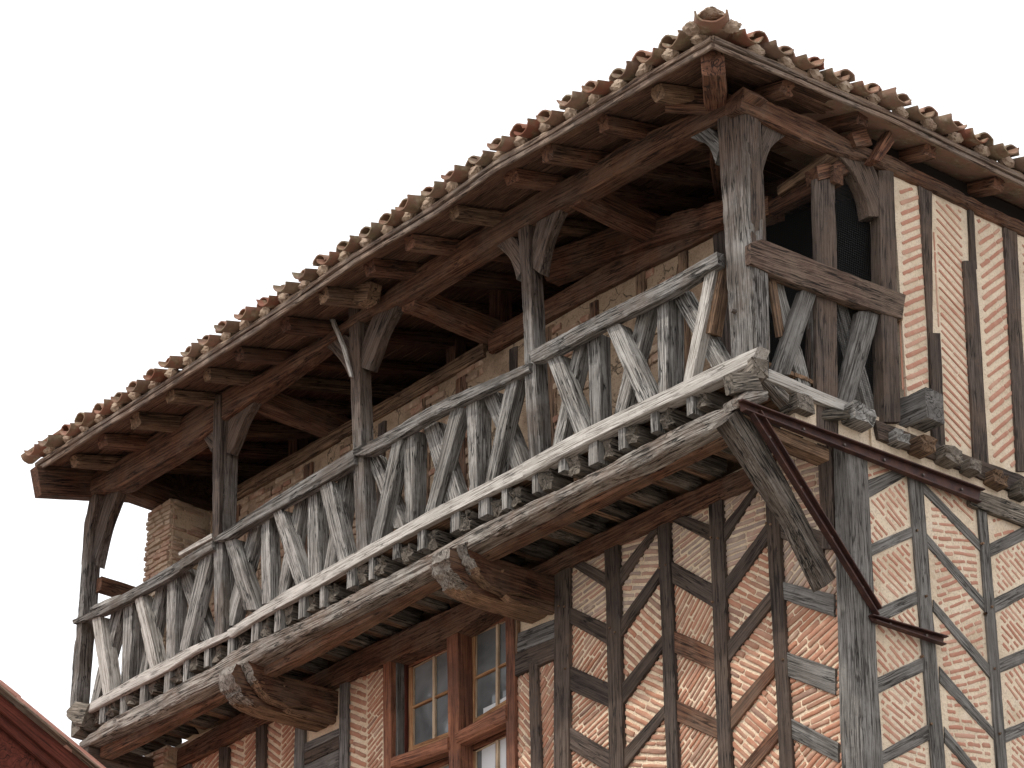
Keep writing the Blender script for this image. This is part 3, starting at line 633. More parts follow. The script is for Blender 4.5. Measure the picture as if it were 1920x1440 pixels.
def brace(k, L, R, v, d, mat, par): return strip('curved_brace', k, L, R, 1, v, d, mat, par, smooth_path=True, amp=.005, seg=.03)
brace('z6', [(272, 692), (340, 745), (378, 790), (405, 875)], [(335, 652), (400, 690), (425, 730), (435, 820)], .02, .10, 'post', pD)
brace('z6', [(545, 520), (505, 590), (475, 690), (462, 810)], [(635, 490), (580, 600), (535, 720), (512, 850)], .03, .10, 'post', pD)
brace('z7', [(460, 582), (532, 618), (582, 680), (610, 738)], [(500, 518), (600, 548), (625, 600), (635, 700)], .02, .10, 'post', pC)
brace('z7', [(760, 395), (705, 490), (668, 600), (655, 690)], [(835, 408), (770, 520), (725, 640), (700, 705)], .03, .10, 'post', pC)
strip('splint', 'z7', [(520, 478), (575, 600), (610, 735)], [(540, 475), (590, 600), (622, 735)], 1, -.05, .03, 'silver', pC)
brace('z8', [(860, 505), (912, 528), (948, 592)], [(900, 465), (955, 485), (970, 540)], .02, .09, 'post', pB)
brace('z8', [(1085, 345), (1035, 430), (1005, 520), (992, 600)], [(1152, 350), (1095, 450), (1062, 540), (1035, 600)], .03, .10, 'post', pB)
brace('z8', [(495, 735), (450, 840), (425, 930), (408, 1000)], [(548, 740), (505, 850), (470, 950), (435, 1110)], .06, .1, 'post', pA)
brace('z5', [(215, 570), (290, 590), (335, 620), (362, 690)], [(290, 512), (345, 545), (372, 580), (380, 620)], .02, .11, 'bluegrey', pE)
strip('curved_brace', 'z5', [(560, 500), (562, 600), (562, 715)], [(700, 545), (605, 615), (568, 715)], 0, .0, .12, 'studdark', pE, smooth_path=True)
strip('curved_brace', 'z5', [(870, 645), (940, 720), (990, 820), (1008, 912)], [(985, 650), (1040, 720), (1058, 800), (1055, 912)], 0, .02, .12, 'studdark', house, smooth_path=True, amp=.006)

# balusters
def bal(k, bl, br, yb, tl, tr, yt, layer, mat='grey', depth=.085, curve=0):
    v = {0: -.005, 1: .085, 2: .04}[layer]; depth = depth+.03
    L = [(bl, yb), ((bl+tl)/2+curve, (yb+yt)/2), (tl, yt)]; R = [(br, yb), ((br+tr)/2+curve, (yb+yt)/2), (tr, yt)]
    return strip('baluster', k, L, R, 1, v, depth, mat, house, amp=.010, seg=.03, fray=.05, smooth_path=True)
bal('b1', 252, 302, 1110, 172, 230, 600, 0, 'silver', .13)
bal('b1', 168, 215, 1160, 312, 372, 530, 1)
bal('b1', 358, 408, 1030, 378, 434, 490, 2, 'grey', .17)
bal('b1', 545, 600, 945, 440, 500, 450, 0, 'silver', .12)
bal('b1', 480, 522, 980, 595, 645, 360, 1)
bal('b1', 655, 705, 890, 665, 722, 320, 2, 'grey', .12)
bal('b1', 868, 950, 755, 722, 800, 290, 1)
bal('b1', 742, 800, 825, 880, 950, 180, 0)
bal('b2', 270, 365, 1215, 112, 200, 680, 0, 'grey', .12, -8)
bal('b2', 100, 185, 1330, 322, 386, 560, 1)
bal('b2', 400, 470, 1165, 396, 462, 500, 2, 'grey', .10)
bal('b2', 652, 735, 1035, 480, 555, 460, 0, 'grey', .11)
bal('b2', 512, 580, 1115, 662, 716, 345, 1)
bal('b2', 752, 828, 960, 740, 815, 290, 2, 'grey', .12)
bal('b2', 985, 1055, 865, 822, 925, 240, 0, 'grey', .11)
bal('b2', 868, 945, 915, 988, 1055, 120, 1, 'grey', .11)
bal('b3', 305, 405, 1240, 98, 190, 690, 1)
bal('b3', 132, 208, 1360, 310, 382, 570, 0)
bal('b3', 402, 466, 1200, 384, 468, 510, 2, 'grey', .12)
bal('b3', 695, 835, 1050, 515, 650, 440, 1)
bal('b3', 540, 605, 1135, 738, 826, 330, 0)
bal('b3', 872, 928, 965, 845, 935, 245, 2, 'grey', .15)
bal('b3', 1190, 1315, 805, 965, 1075, 205, 1)
bal('b3', 998, 1070, 905, 1168, 1250, 90, 0)
bal('b4', 335, 430, 1225, 138, 235, 695, 0, 'grey', .1)
bal('b4', 172, 232, 1325, 345, 398, 600, 1)
bal('b4', 430, 500, 1180, 403, 482, 560, 2, 'grey', .11)
bal('b4', 740, 862, 1015, 525, 630, 510, 0, 'grey', .1)
bal('b4', 572, 638, 1120, 755, 825, 380, 1)
bal('b4', 868, 930, 960, 848, 928, 315, 2, 'grey', .16)
bal('b4', 1212, 1328, 780, 930, 1030, 275, 1)
bal('b4', 1033, 1085, 885, 1180, 1240, 130, 0, 'silver', .07)
bal('b4', 1155, 1215, 560, 1232, 1290, 120, 2, 'tan')
def sbal(bl, br, yb, tl, tr, yt, v, mat='grey', depth=.09):
    return strip('baluster', 'b5', [(bl, yb), (tl, yt)], [(br, yb), (tr, yt)], 0, v, depth, mat, house, amp=.008, seg=.03)
sbal(640, 725, 1055, 440, 525, 310, -.07); sbal(462, 585, 985, 660, 765, 410, .0, 'bluegrey', .07)
sbal(500, 552, 720, 432, 482, 330, -.04, 'tan', .03)
sbal(775, 892, 1120, 770, 862, 430, -.03, 'grey', .13)
sbal(1110, 1185, 1260, 888, 965, 470, -.09); sbal(898, 1010, 1180, 1045, 1195, 555, .0, 'bluegrey', .08)
sbal(712, 772, 1060, 730, 770, 480, -.12, 'studdark', .06)  # dark strip standing in for the shading on the upright's left face

# handrails
hr = dict(amp=.010, seg=.03, fray=.12)
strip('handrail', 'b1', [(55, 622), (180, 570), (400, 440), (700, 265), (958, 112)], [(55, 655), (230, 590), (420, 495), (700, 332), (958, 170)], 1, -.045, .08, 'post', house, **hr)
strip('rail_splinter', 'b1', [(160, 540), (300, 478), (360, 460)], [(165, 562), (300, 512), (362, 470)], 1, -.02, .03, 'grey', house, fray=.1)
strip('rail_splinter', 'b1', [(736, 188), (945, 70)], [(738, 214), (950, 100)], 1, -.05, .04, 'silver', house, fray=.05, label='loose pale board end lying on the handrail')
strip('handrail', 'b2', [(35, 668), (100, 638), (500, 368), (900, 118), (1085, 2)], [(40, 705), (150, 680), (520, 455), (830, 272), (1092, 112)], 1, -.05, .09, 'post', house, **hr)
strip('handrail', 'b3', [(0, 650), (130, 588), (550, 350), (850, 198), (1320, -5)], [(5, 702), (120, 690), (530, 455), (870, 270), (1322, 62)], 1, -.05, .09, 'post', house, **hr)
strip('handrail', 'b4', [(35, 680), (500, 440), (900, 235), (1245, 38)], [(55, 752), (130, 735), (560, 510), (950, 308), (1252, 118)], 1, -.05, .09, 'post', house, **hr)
strip('side_handrail', 'b5', [(322, 90), (400, 55), (800, 235), (1368, 440)], [(322, 225), (440, 285), (800, 430), (1345, 605)], 0, .05, .07, 'studbrown', house, amp=.008, label='broad brown board railing on the side of the gallery')
strip('side_handrail', 'b5', [(440, 262), (1345, 560)], [(440, 300), (1345, 612)], 0, .025, .1, 'tan', house)
beam('end_handrail', (-9.93, .1, 1.36), (-9.93, .68, 1.36), .1, .15, 'brown', house)

# edge boards
eb = dict(amp=.0035, bev=.014)
strip('edge_board', 'px', [(158, 1323), (277, 1254), (353, 1213), (435, 1178)], [(163, 1337), (307, 1261), (362, 1225), (442, 1187)], 1, -.04, .06, 'silver', house, **eb)
strip('edge_board', 'px', [(425, 1180), (540, 1105), (690, 1022), (810, 955), (910, 905), (985, 864)], [(430, 1195), (490, 1157), (575, 1111), (735, 1018), (843, 962), (985, 893)], 1, -.045, .06, 'silver', house, **eb)
strip('edge_board', 'px', [(980, 866), (1080, 810), (1184, 760), (1301, 703), (1422, 649)], [(980, 897), (1102, 828), (1228, 766), (1315, 728), (1406, 684)], 1, -.05, .13, 'silver', house, **eb)
strip('side_edge_board', 'b5', [(430, 935), (800, 1095), (1155, 1240)], [(365, 985), (760, 1160), (1155, 1290)], 0, .02, .05, 'silver', house, amp=.005)

# floor boards
for i in range(6):
    y = .03+i*.158
    beam('floor_board', (-9.85, y+.07, -.03), (-.06, y+.07, -.03), .150, .035, 'tan', house, seg=.3, amp=.004)

bm = bmesh.new(); box(bm, -9.8, -.1, .04, 1.02, -.012, .004)
link('floor_light_stop', finish(bm, 0), 'dark', house, Matrix.Identity(4))  # added dark sheet that stops light leaking between the floor boards
# joists: a squared new end piece, and the old ragged joist behind it running to the wall
J = [('b1', 122, 152, 1215, 1320), ('b1', 230, 258, 1175, 1285), ('b1', 360, 388, 1100, 1230), ('b1', 490, 518, 1030, 1162), ('b1', 645, 680, 945, 1082), ('b1', 768, 798, 870, 1020), ('b1', 900, 930, 795, 922), ('b1', 1052, 1088, 720, 868),
     ('b2', 328, 378, 1300, 1445), ('b2', 498, 545, 1185, 1372), ('b2', 680, 722, 1105, 1272), ('b2', 838, 870, 1030, 1190), ('b2', 1040, 1102, 900, 1040), ('b2', 1205, 1236, 810, 985),
     ('b3', 303, 345, 1345, 1470), ('b3', 490, 540, 1240, 1400), ('b3', 733, 800, 1110, 1260), ('b3', 948, 1018, 950, 1150), ('b3', 1120, 1160, 905, 1098), ('b3', 1348, 1392, 790, 975),
     ('b4', 225, 270, 1345, 1450), ('b4', 420, 482, 1250, 1405), ('b4', 613, 655, 1140, 1310), ('b4', 818, 860, 1040, 1200), ('b4', 1045, 1090, 920, 1092)]
jx = []
for (k, xl, xr, yt, yb) in J:
    a = zon(k, 1, -.01, xl, yt); b = zon(k, 1, -.01, xr, yt); c = zon(k, 1, -.01, (xl+xr)/2, yb)
    zt = -.055; jx.append(a.x)
    wd = b.x-a.x
    timber('joist_end', [(a.x, -.01, zt), (a.x, -.01, c.z)], [(b.x, -.01, zt), (b.x, -.01, c.z)], (0, -1, 0), .16, 'grey', house, amp=.004, bev=.006)
    beam('floor_joist', (b.x+.075, .03, -.17+random.uniform(-.01, .01)), (b.x+.06, WF+.05, -.165), .13, .17, 'ragged', house, amp=.010, bev=.02, fray=.5, rag=1.2, seg=.03)
    beam('floor_joist', (b.x-.03, .16, -.15), (b.x-.04, WF+.05, -.15), .12, .17, 'tan', house, amp=.006)
for x in (-9.96,):
    beam('floor_joist', (x, -.04, -.2), (x, WF, -.2), .2, .22, 'ragged', house, amp=.02)
strip('post_foot', 'b1', [(12, 1190), (60, 1140), (150, 1160)], [(18, 1250), (70, 1292), (115, 1300)], 1, -.07, .2, 'ragged', house, amp=.02, bev=.04, label='mossy timber end under the leaning far post')

# bearers: weathered outer beam, browner inner one
strip('bearer_beam', 'px', [(146, 1390), (193, 1357), (300, 1300), (400, 1247), (432, 1222), (560, 1163), (700, 1088), (840, 1014), (1000, 937), (1137, 875), (1196, 840), (1319, 775), (1385, 750)],
      [(150, 1402), (240, 1362), (300, 1333), (405, 1283), (440, 1262), (560, 1193), (700, 1124), (827, 1056), (1000, 965), (1143, 897), (1200, 872), (1340, 800), (1400, 772)], 1, -.03, .2, 'bearer', house, amp=.016, bev=.025, seg=.04)
strip('bearer_beam', 'px', [(190, 1395), (400, 1290), (560, 1203), (827, 1062), (1143, 905), (1380, 788)],
      [(187, 1420), (400, 1312), (560, 1232), (822, 1086), (1150, 922), (1380, 812)], 1, .12, .16, 'brown', house, amp=.008, bev=.02, label='brown inner bearer beam under the gallery')
strip('bearer_end', 'b5', [(225, 1130), (300, 1085), (430, 1075)], [(225, 1190), (330, 1175), (425, 1150)], 0, .05, .14, 'bearer', house, amp=.02, bev=.05, fray=.2, label='rounded weathered end of the outer bearer at the corner')
strip('bearer_end', 'b5', [(190, 960), (330, 950)], [(200, 1100), (400, 1080)], 0, .03, .1, 'ragged', house, amp=.02)

# two big corbels carrying the bearer
def corbel_piece(name, xr, W, prof, dz, par, lab=None, N=6):
    bm = bmesh.new(); rings = []; P = []
    for i in range(len(prof)):
        a = Vector(prof[i]); b = Vector(prof[(i+1) % len(prof)]); m = max(1, int((b-a).length/.025))
        for j in range(m): P.append(a.lerp(b, j/m))
    sd = random.random()*50
    for i in range(N+1):
        x = -W*i/N; ch = .016 if i in (0, N) else 0
        ring = []
        for p in P:
            q = Vector((x, p.x+(ch if p.x < .1 else 0), p.y+dz+(ch if p.y < -.7 else 0)))
            wt = 1.0 if q.y < .2 else .3
            q += noise.noise_vector(Vector((q.x*9, q.y*5, q.z*16))+Vector((sd, 0, 0)))*.022*wt + noise.noise_vector(Vector((q.x*40, q.y*12, q.z*60))+Vector((0, sd, 0)))*.014*wt
            ring.append(bm.verts.new(q))
        rings.append(ring)
    K = len(P)
    for a, b in zip(rings, rings[1:]):
        for j in range(K): bm.faces.new((a[j], a[(j+1) % K], b[(j+1) % K], b[j]))
    for rg in (rings[0], rings[-1]): bm.faces.new(rg)
    R90 = Matrix(((0, -1, 0), (1, 0, 0), (0, 0, 1))).to_4x4()      # local X along the beam
    me = finish(bm, 30); me.transform(R90.inverted())
    for k_ in ('brown', 'bearer', 'tan'): me.materials.append(M[k_])
    for f in me.polygons:
        c = R90 @ f.center; nz = (R90.to_3x3() @ f.normal)
        if c.y < .06+.15*noise.noise(c*6): f.material_index = 1
        elif nz.z < -.5: f.material_index = 2  # downward faces in lighter wood: the lit underside put into the colour
    return link(name, me, None, par, Matrix.Translation((xr, 0, 0)) @ R90, lab)
def corbel(xr, dz, lab):
    o = corbel_piece('corbel', xr-.135, .26, [(1.0, -.52), (1.0, -.855), (.35, -.865), (.14, -.85), (.0, -.80), (-.10, -.71), (-.15, -.60), (-.12, -.50), (0, -.47)], dz, house, lab)
    corbel_piece('corbel_cheek', xr, .125, [(1.0, -.54), (1.0, -.80), (.60, -.80), (.42, -.84), (.24, -.82), (.10, -.74), (.0, -.62), (-.07, -.50), (0, -.46), (.2, -.54)], dz, o, None, 3)
    corbel_piece('corbel_batten', xr-.02, .10, [(1.0, -.81), (1.0, -.86), (.50, -.88), (.42, -.85)], dz, o, None, 2)
    peg(Vector((xr+.004, .36, -.64+dz)), 0, o)
corbel(-3.60, .065, 'big scrolled corbel beam left of the brick panels'); corbel(-6.86, 0, 'big scrolled corbel beam nearer the far end')

# raking timber strut, iron channel and its bent leg
strip('strut', 'z4', [(60, 280), (85, 262), (300, 600), (412, 830)], [(120, 228), (150, 240), (330, 560), (447, 800)], 0, .0, .15, 'strut', house, amp=.012, label='weathered raking strut under the gallery corner')
strip('strut', 'z4', [(58, 285), (165, 420)], [(95, 268), (200, 430)], 0, -.16, .06, 'studdark', house)
def channel(k, A, B, C, D, v, name='iron_beam', web=.012, par=None):
    """iron channel: web plate plus two flanges; A,B upper edge ends, C,D lower edge ends"""
    a, b, c, d = [zon(k, 0, v, *p) for p in (A, B, C, D)]
    kw = dict(amp=.0006, bev=.002, seg=.3)
    w_ = timber(name, [a, b], [c, d], (1, 0, 0), web, 'iron', par or house, **kw)
    up = (a-c).normalized(); t_ = .013
    for (p, q, s) in ((a, b, -1), (c, d, 1)):
        p1 = p+up*t_*s; q1 = q+up*t_*s
        timber('flange', [p+Vector((.045, 0, 0)), q+Vector((.045, 0, 0))], [p1+Vector((.045, 0, 0)), q1+Vector((.045, 0, 0))], (1, 0, 0), .044, 'iron', w_, **kw)
    n_ = max(2, int((b-a).length/.45))
    for i in range(n_):
        cc = (a.lerp(b, (i+.5)/n_)+c.lerp(d, (i+.5)/n_))/2
        bm = bmesh.new(); bmesh.ops.create_cone(bm, cap_ends=True, segments=6, radius1=.014, radius2=.012, depth=.02)
        link('bolt', finish(bm, 30), 'bolt', w_, Matrix.Translation(cc+Vector((.008, 0, 0))) @ Matrix.Rotation(pi/2, 4, 'Y'))
    return w_
channel('z4', (116, 199), (935, 502), (128, 236), (925, 548), .055)
channel('z4', (150, 243), (578, 928), (182, 238), (590, 905), .05, 'iron_brace')
channel('z4', (556, 925), (810, 998), (570, 948), (806, 1028), .052, 'iron_brace')
strip('side_sill', 'z4', [(905, 492), (1090, 558), (1400, 672)], [(900, 552), (1090, 622), (1400, 740)], 0, .05, .14, 'ragged', house, amp=.016, label='frayed dark timber continuing the iron beam')
strip('side_sill', 'z4', [(575, 262), (760, 335), (1085, 455), (1400, 565)], [(590, 330), (760, 392), (1085, 520), (1400, 635)], 0, .03, .15, 'studdark', house, amp=.012)
strip('side_bearer', 'z4', [(130, 245), (420, 362)], [(190, 305), (420, 402)], 0, .0, .14, 'tan', house, amp=.008)
# joist stubs on the short side
for (x0, x1, y0, y1, m_, pr) in [(465, 530, 225, 300, 'grey', .10), (610, 650, 312, 362, 'grey', .09), (680, 722, 338, 392, 'tan', .13), (770, 820, 368, 428, 'ragged', .11), (855, 893, 415, 462, 'ragged', .11),
                             (938, 982, 450, 500, 'tan', .11), (1020, 1060, 488, 540, 'ragged', .11), (1100, 1140, 520, 572, 'ragged', .11)]:
    p = zon('z4', 0, .0, (x0+x1)/2+8, (y0+y1)/2)
    h = (zon('z4', 0, 0, x0, y0)-zon('z4', 0, 0, x0, y1)).length*.85; wd = abs(zon('z4', 0, 0, x0, y0).y-zon('z4', 0, 0, x1, y0).y)
    beam('joist_stub', (-.1, p.y, p.z), (pr+.02, p.y, p.z), wd*1.1, h, m_, house, amp=.008, fray=.5, seg=.025, rag=1, bev=.015)
p0 = zon('z4', 0, 0, 330, 215); beam('joist_stub', (-.15, p0.y, p0.z), (.05, p0.y, p0.z), .17, .16, 'ragged', house, amp=.02)
p0 = zon('z4', 0, 0, 400, 235); timber('log_end', [(-.1, p0.y-.1, p0.z-.02), (.1, p0.y+.18, p0.z+.03), ], [(-.1, p0.y-.1, p0.z-.1), (.1, p0.y+.18, p0.z-.06)], (.8, -.6, 0), .08, 'ragged', house, amp=.03, fray=.6, bev=.03, label='splintered rotten log end on the gallery side')
p0 = zon('z4', 0, 0, 715, 245); beam('wall_block', (-.1, p0.y, p0.z), (.20, p0.y+.015, p0.z), .22, .28, 'post', house, amp=.012, bev=.015, label='big square oak block sticking out of the herringbone wall')

# things at the corner under the edge board
beam('corner_log', (-.3, .12, -.18), (.06, -.0, -.18), .16, .16, 'ragged', house, amp=.02, fray=.3)
timber('corner_log', [(.02, .0, -.1), (.03, .35, -.3)], [(.02, .02, -.2), (.03, .33, -.4)], (1, 0, 0), .1, 'bearer', house, amp=.015)

# ================================================================== under the roof
strip('wall_plate', 'px', [(160, 898), (188, 880), (292, 812), (400, 742), (500, 690), (596, 633), (692, 567), (800, 492), (900, 430), (1017, 356), (1146, 285), (1271, 222), (1390, 168)],
      [(165, 930), (227, 912), (292, 872), (367, 825), (475, 742), (600, 650), (671, 598), (754, 562), (921, 458), (1067, 372), (1271, 262), (1345, 222), (1398, 200)], 1, -.03, .2, 'brown', house, amp=.014, bev=.02)
strip('side_wall_plate', 'z5', [(480, 372), (600, 428), (780, 490), (950, 605), (1110, 655), (1300, 745), (1480, 850), (1665, 925), (2000, 1060)],
      [(470, 455), (680, 560), (870, 650), (1040, 692), (1110, 722), (1300, 802), (1480, 900), (1640, 972), (2000, 1120)], 0, .05, .2, 'brown', house, amp=.018, bev=.03)
strip('plate_end', 'c5', [(590, 1130), (800, 975)], [(700, 1220), (905, 1060)], 1, -.05, .18, 'rafter', house)
beam('plate_end', (-.62, -.30, 2.49), (-.25, .1, 2.44), .13, .13, 'rafter', house)
# deck of the roof: eave line traced, sagging a little
ER = [(81, 877), (310, 733), (512, 602), (667, 494), (817, 404), (933, 320), (1067, 245), (1210, 162), (1327, 96)]
EY = -.62
EP = [on(1, EY, *p) for p in ER]
def ez(x):
    if x <= EP[0].x: return EP[0].z
    for a, b in zip(EP, EP[1:]):
        if x <= b.x: return a.z+(b.z-a.z)*(x-a.x)/(b.x-a.x)
    return EP[-1].z
ESX = .30; zc = ez(0.2)
def ezs(y): return zc+(2.535-zc)*min(1, max(0, (y+.6)/2))
SL = tan_ = math.tan(radians(14))
def fz(x, y): return ez(x)+.03+(y-EY)*SL
def sz(x, y): return ezs(y)+.03+(ESX-x)*SL
XL = -10.12
# soffit boards parallel to the eaves; the hip cuts them
k = 0; y = EY
while y < 3.9:
    d = .2 if y < 2 else .5; xr = ESX-(y-EY)
    Ls = []; Rs = []
    n_ = 14
    for i in range(n_+1):
        x = XL+(xr-XL)*i/n_
        Ls.append((x, y+.006, fz(x, y))); Rs.append((x, y+d-.006, fz(x, y+d)))
    nrm = Vector((0, sin(radians(14)), -cos(radians(14))))
    timber('soffit_board', Ls, Rs, nrm, .025, 'soffit', house, amp=.003, bev=.003, seg=.3)
    y += d
x = ESX
while x > -3.6:
    d = .2 if x > -1.5 else .5; ys = EY+(ESX-x)
    Ls = []; Rs = []
    for i in range(9):
        yy = ys+(8.7-ys)*i/8
        Ls.append((x-.006, yy, sz(x, yy))); Rs.append((x-d+.006, yy, sz(x-d, yy)))
    nrm = Vector((-sin(radians(14)), 0, -cos(radians(14))))
    timber('soffit_board', Ls, Rs, nrm, .025, 'soffit', house, amp=.003, bev=.003, seg=.3)
    x -= d
# roof body over the boards
bm = bmesh.new(); T = .055
xs = [XL+(ESX-XL)*i/20 for i in range(21)]
YR = 4.0; XR = ESX-(YR-EY)
def vtx(x, y, z): return bm.verts.new((x, y, z))
prev = None
for x in xs:
    xe = min(x, XR) if x > XR else x
    ye = YR if x <= XR else EY+(ESX-x)
    a = vtx(x, EY, fz(x, EY)+T); b = vtx(x, max(ye, EY+.01), fz(x, ye)+T)
    if prev: bm.faces.new((prev[0], a, b, prev[1]))
    prev = (a, b)
r0 = (XL, YR, fz(XL, YR)+T); r1 = (XR, YR, fz(XR, YR)+T)
v = [vtx(*p) for p in ((ESX, EY, sz(ESX, EY)+T), (ESX, 8.62, sz(ESX, 8.6)+T), r1)]; bm.faces.new(v)
v = [vtx(*p) for p in (r0, r1, (ESX, 8.62, 2.6), (XL, 8.62, 2.6))]; bm.faces.new(v)
v = [vtx(*p) for p in (r0, (XL, 8.62, 2.6), (XL, 8.62, 2.5), (XL, EY+2, fz(XL, EY+2)))]; bm.faces.new(v)
roof = link('roof', finish(bm, 0), 'tile', house, Matrix.Identity(4))
# fascia boards (two laps)
FA = [Vector((p.x, EY-.02, ez(p.x)-.005)) for p in EP]; FA[0].x = XL-.0
FA.append(Vector((ESX+.01, EY-.02, zc)))
timber('fascia_board', [p+Vector((0, 0, .048)) for p in FA], FA, (0, -1, 0), .03, 'fascia', house, amp=.005, bev=.005)
timber('fascia_board', [p+Vector((0, -.016, .098)) for p in FA], [p+Vector((0, -.016, .056)) for p in FA], (0, -1, 0), .05, 'fascia', house, amp=.006, bev=.005)
FB = [Vector((ESX+.02, yy, ezs(yy)-.005)) for yy in (EY, .4, 1.4, 3, 5, 8.6)]
timber('fascia_board', [p+Vector((0, 0, .042)) for p in FB], FB, (1, 0, 0), .03, 'fascia', house, amp=.005, bev=.005)
timber('fascia_board', [p+Vector((.012, 0, .10)) for p in FB], [p+Vector((.012, 0, .056)) for p in FB], (1, 0, 0), .05, 'fascia', house, amp=.006, bev=.005)
# rafters of the long side
RX = [(1235, 172), (1130, 228), (1030, 290), (955, 338), (855, 403), (770, 458), (693, 510), (612, 556), (535, 603), (450, 660), (388, 706), (322, 750), (255, 793), (192, 828), (135, 862)]
for i, (px_, py_) in enumerate(RX):
    p = on(1, -.5, px_, py_); hh = random.uniform(.11, .145); ww = random.uniform(.12, .17)
    xw = random.uniform(-.06, .06); ln = 3.4 if p.x < -3 else max(1.2, -p.x*1.0+.3)
    z0 = fz(p.x, -.5)-.012-hh/2; y1 = -.5+ln
    beam('rafter', (p.x, -.5+random.uniform(-.03, .03), z0), (p.x+xw, y1, fz(p.x, y1)-.012-hh/2), ww, hh, random.choice(['rafter', 'brown', 'tan']), house, amp=.010, bev=.015, fray=.2)
beam('verge_rafter', (-10.06, -.66, 2.355), (-10.08, 3.5, 2.355+4.16*SL), .13, .32, 'rafter', house, amp=.012)
strip('rafter_stub', 'z7', [(545, 345), (600, 310), (705, 305)], [(550, 350), (640, 412), (690, 385)], 1, -.25, .14, 'tan', house, bev=.006, label='short orange-brown wedge-shaped rafter stub over the second bay')
# rafters of the short side
for i, (px_, py_) in enumerate([(1475, 150), (1617, 218), (1745, 275), (1872, 335), (2000, 395)]):
    p = on(0, .22, px_, py_); ln = 1.0+max(0, p.y)*.9
    hh = .12; x1 = .22-min(3.4, ln)
    beam('rafter', (.22, p.y, sz(.22, p.y)-.014-hh/2), (x1, p.y+random.uniform(-.15, .05), sz(x1, p.y)-.014-hh/2), .14, hh, 'rafter', house, amp=.012, bev=.02, fray=.3)
strip('short_strut', 'z5', [(1030, 670), (1100, 545)], [(1060, 680), (1118, 600)], 0, .16, .12, 'rafter', house)
strip('short_strut', 'z5', [(940, 560), (1000, 540)], [(960, 620), (1030, 610)], 0, .10, .12, 'brown', house)
# hip rafter
hp0 = Vector((ESX-.09, EY+.09, fz(ESX-.09, EY+.09)-.06)); hd = Vector((-1, 1, SL)).normalized()
hr_ = timber('hip_rafter', [hp0+hd*0+Vector((-.07, -.07, .06)), hp0+hd*5.8+Vector((-.07, -.07, .06))], [hp0+hd*0+Vector((-.07, -.07, -.17)), hp0+hd*5.8+Vector((-.07, -.07, -.17))], (-1, -1, 0), .19, 'rafter', house, amp=.008, bev=.012, label='short thick hip rafter end under the roof corner')
# inner timbers: gallery wall plate, studs, tie beams
strip('wall_cap', 'px', [(400, 932), (435, 915), (658, 786), (905, 640)], [(400, 958), (435, 940), (658, 812), (905, 668)], 1, .99, .2, 'tan', house, amp=.010, label='pale old beam capping the gallery wall')
strip('inner_plate', 'px', [(915, 622), (1000, 574), (1160, 486), (1360, 390), (1440, 365)], [(915, 662), (1000, 612), (1160, 528), (1360, 425), (1440, 400)], 1, .98, .2, 'brown', house, amp=.012)
strip('inner_plate', 'px', [(1000, 480), (1160, 425), (1360, 372)], [(1025, 528), (1160, 478), (1360, 415)], 1, .9, .15, 'rafter', house, amp=.02, label='bowed red-brown beam above the gallery wall')
strip('inner_plate', 'z5', [(560, 860), (860, 690)], [(560, 910), (860, 760)], 1, .98, .12, 'brown', house)
strip('inner_brace', 'z5', [(620, 790), (820, 645)], [(625, 825), (860, 660)], 1, .93, .08, 'tan', house)
strip('inner_post', 'px', [(1528, 335), (1530, 470), (1532, 820)], [(1566, 335), (1569, 470), (1573, 820)], 0, -.02, .05, 'studdark', house, label='round-shouldered grey post behind the corner netting')
strip('plate_end', 'z5', [(790, 700), (920, 660)], [(800, 760), (930, 730)], 0, -.01, .14, 'brown', house)
for (xa, mt, wd) in [(-1.45, 'studdark', .16), (-1.95, 'tan', .12), (-2.5, 'tan', .14), (-3.1, 'brown', .12), (-3.75, 'tan', .15), (-4.35, 'studdark', .12), (-5.1, 'brown', .16), (-5.7, 'tan', .14), (-6.4, 'studdark', .12), (-7.0, 'tan', .16), (-7.6, 'brown', .14), (-8.3, 'tan', .12), (-8.9, 'brown', .14)]:
    wob = random.uniform(-.08, .08)
    timber('wall_stud', [(xa, 1.01, -.05), (xa+wob, 1.01, 2.12)], [(xa+wd, 1.01, -.05), (xa+wd+wob, 1.01, 2.12)], (0, -1, 0), .05, mt, bwall, amp=.012)
for (xa, xb) in [(-2.4, -1.95), (-4.25, -3.75), (-6.3, -5.7), (-8.2, -7.6)]:
    timber('wall_brace', [(xa, 1.015, .1), (xb, 1.015, 2.0)], [(xa+.11, 1.015, .1), (xb+.11, 1.015, 2.0)], (0, -1, 0), .05, 'tan', bwall, amp=.01)
for x in (-4.62, -9.75, -7.2, -2.2):
    beam('tie_beam', (x, .05, 2.47), (x, 1.4 if x > -9 else 1.5, 2.42), .2, .24, 'rafter' if x > -9 else 'brown', house, amp=.014, bev=.02)
timber('inner_post', [(-4.70, 1.08, 1.9), (-4.70, 1.08, 2.9)], [(-4.54, 1.08, 1.9), (-4.54, 1.08, 2.9)], (0, -1, 0), .16, 'rafter', house)
for x in (-5.9, -7.9, -8.6, -3.0): 
    timber('inner_post', [(x, 1.5, 1.6), (x, 1.5, 3.0)], [(x+.16, 1.5, 1.6), (x+.16, 1.5, 3.0)], (0, -1, 0), .14, 'rafter', house)
beam('inner_brace', (-5.4, 1.3, 2.2), (-4.7, 1.3, 2.75), .12, .14, 'rafter', house)
beam('end_plank', (-9.95, .0, 2.50), (-9.75, .62, 2.40), .04, .05, 'tan', house)
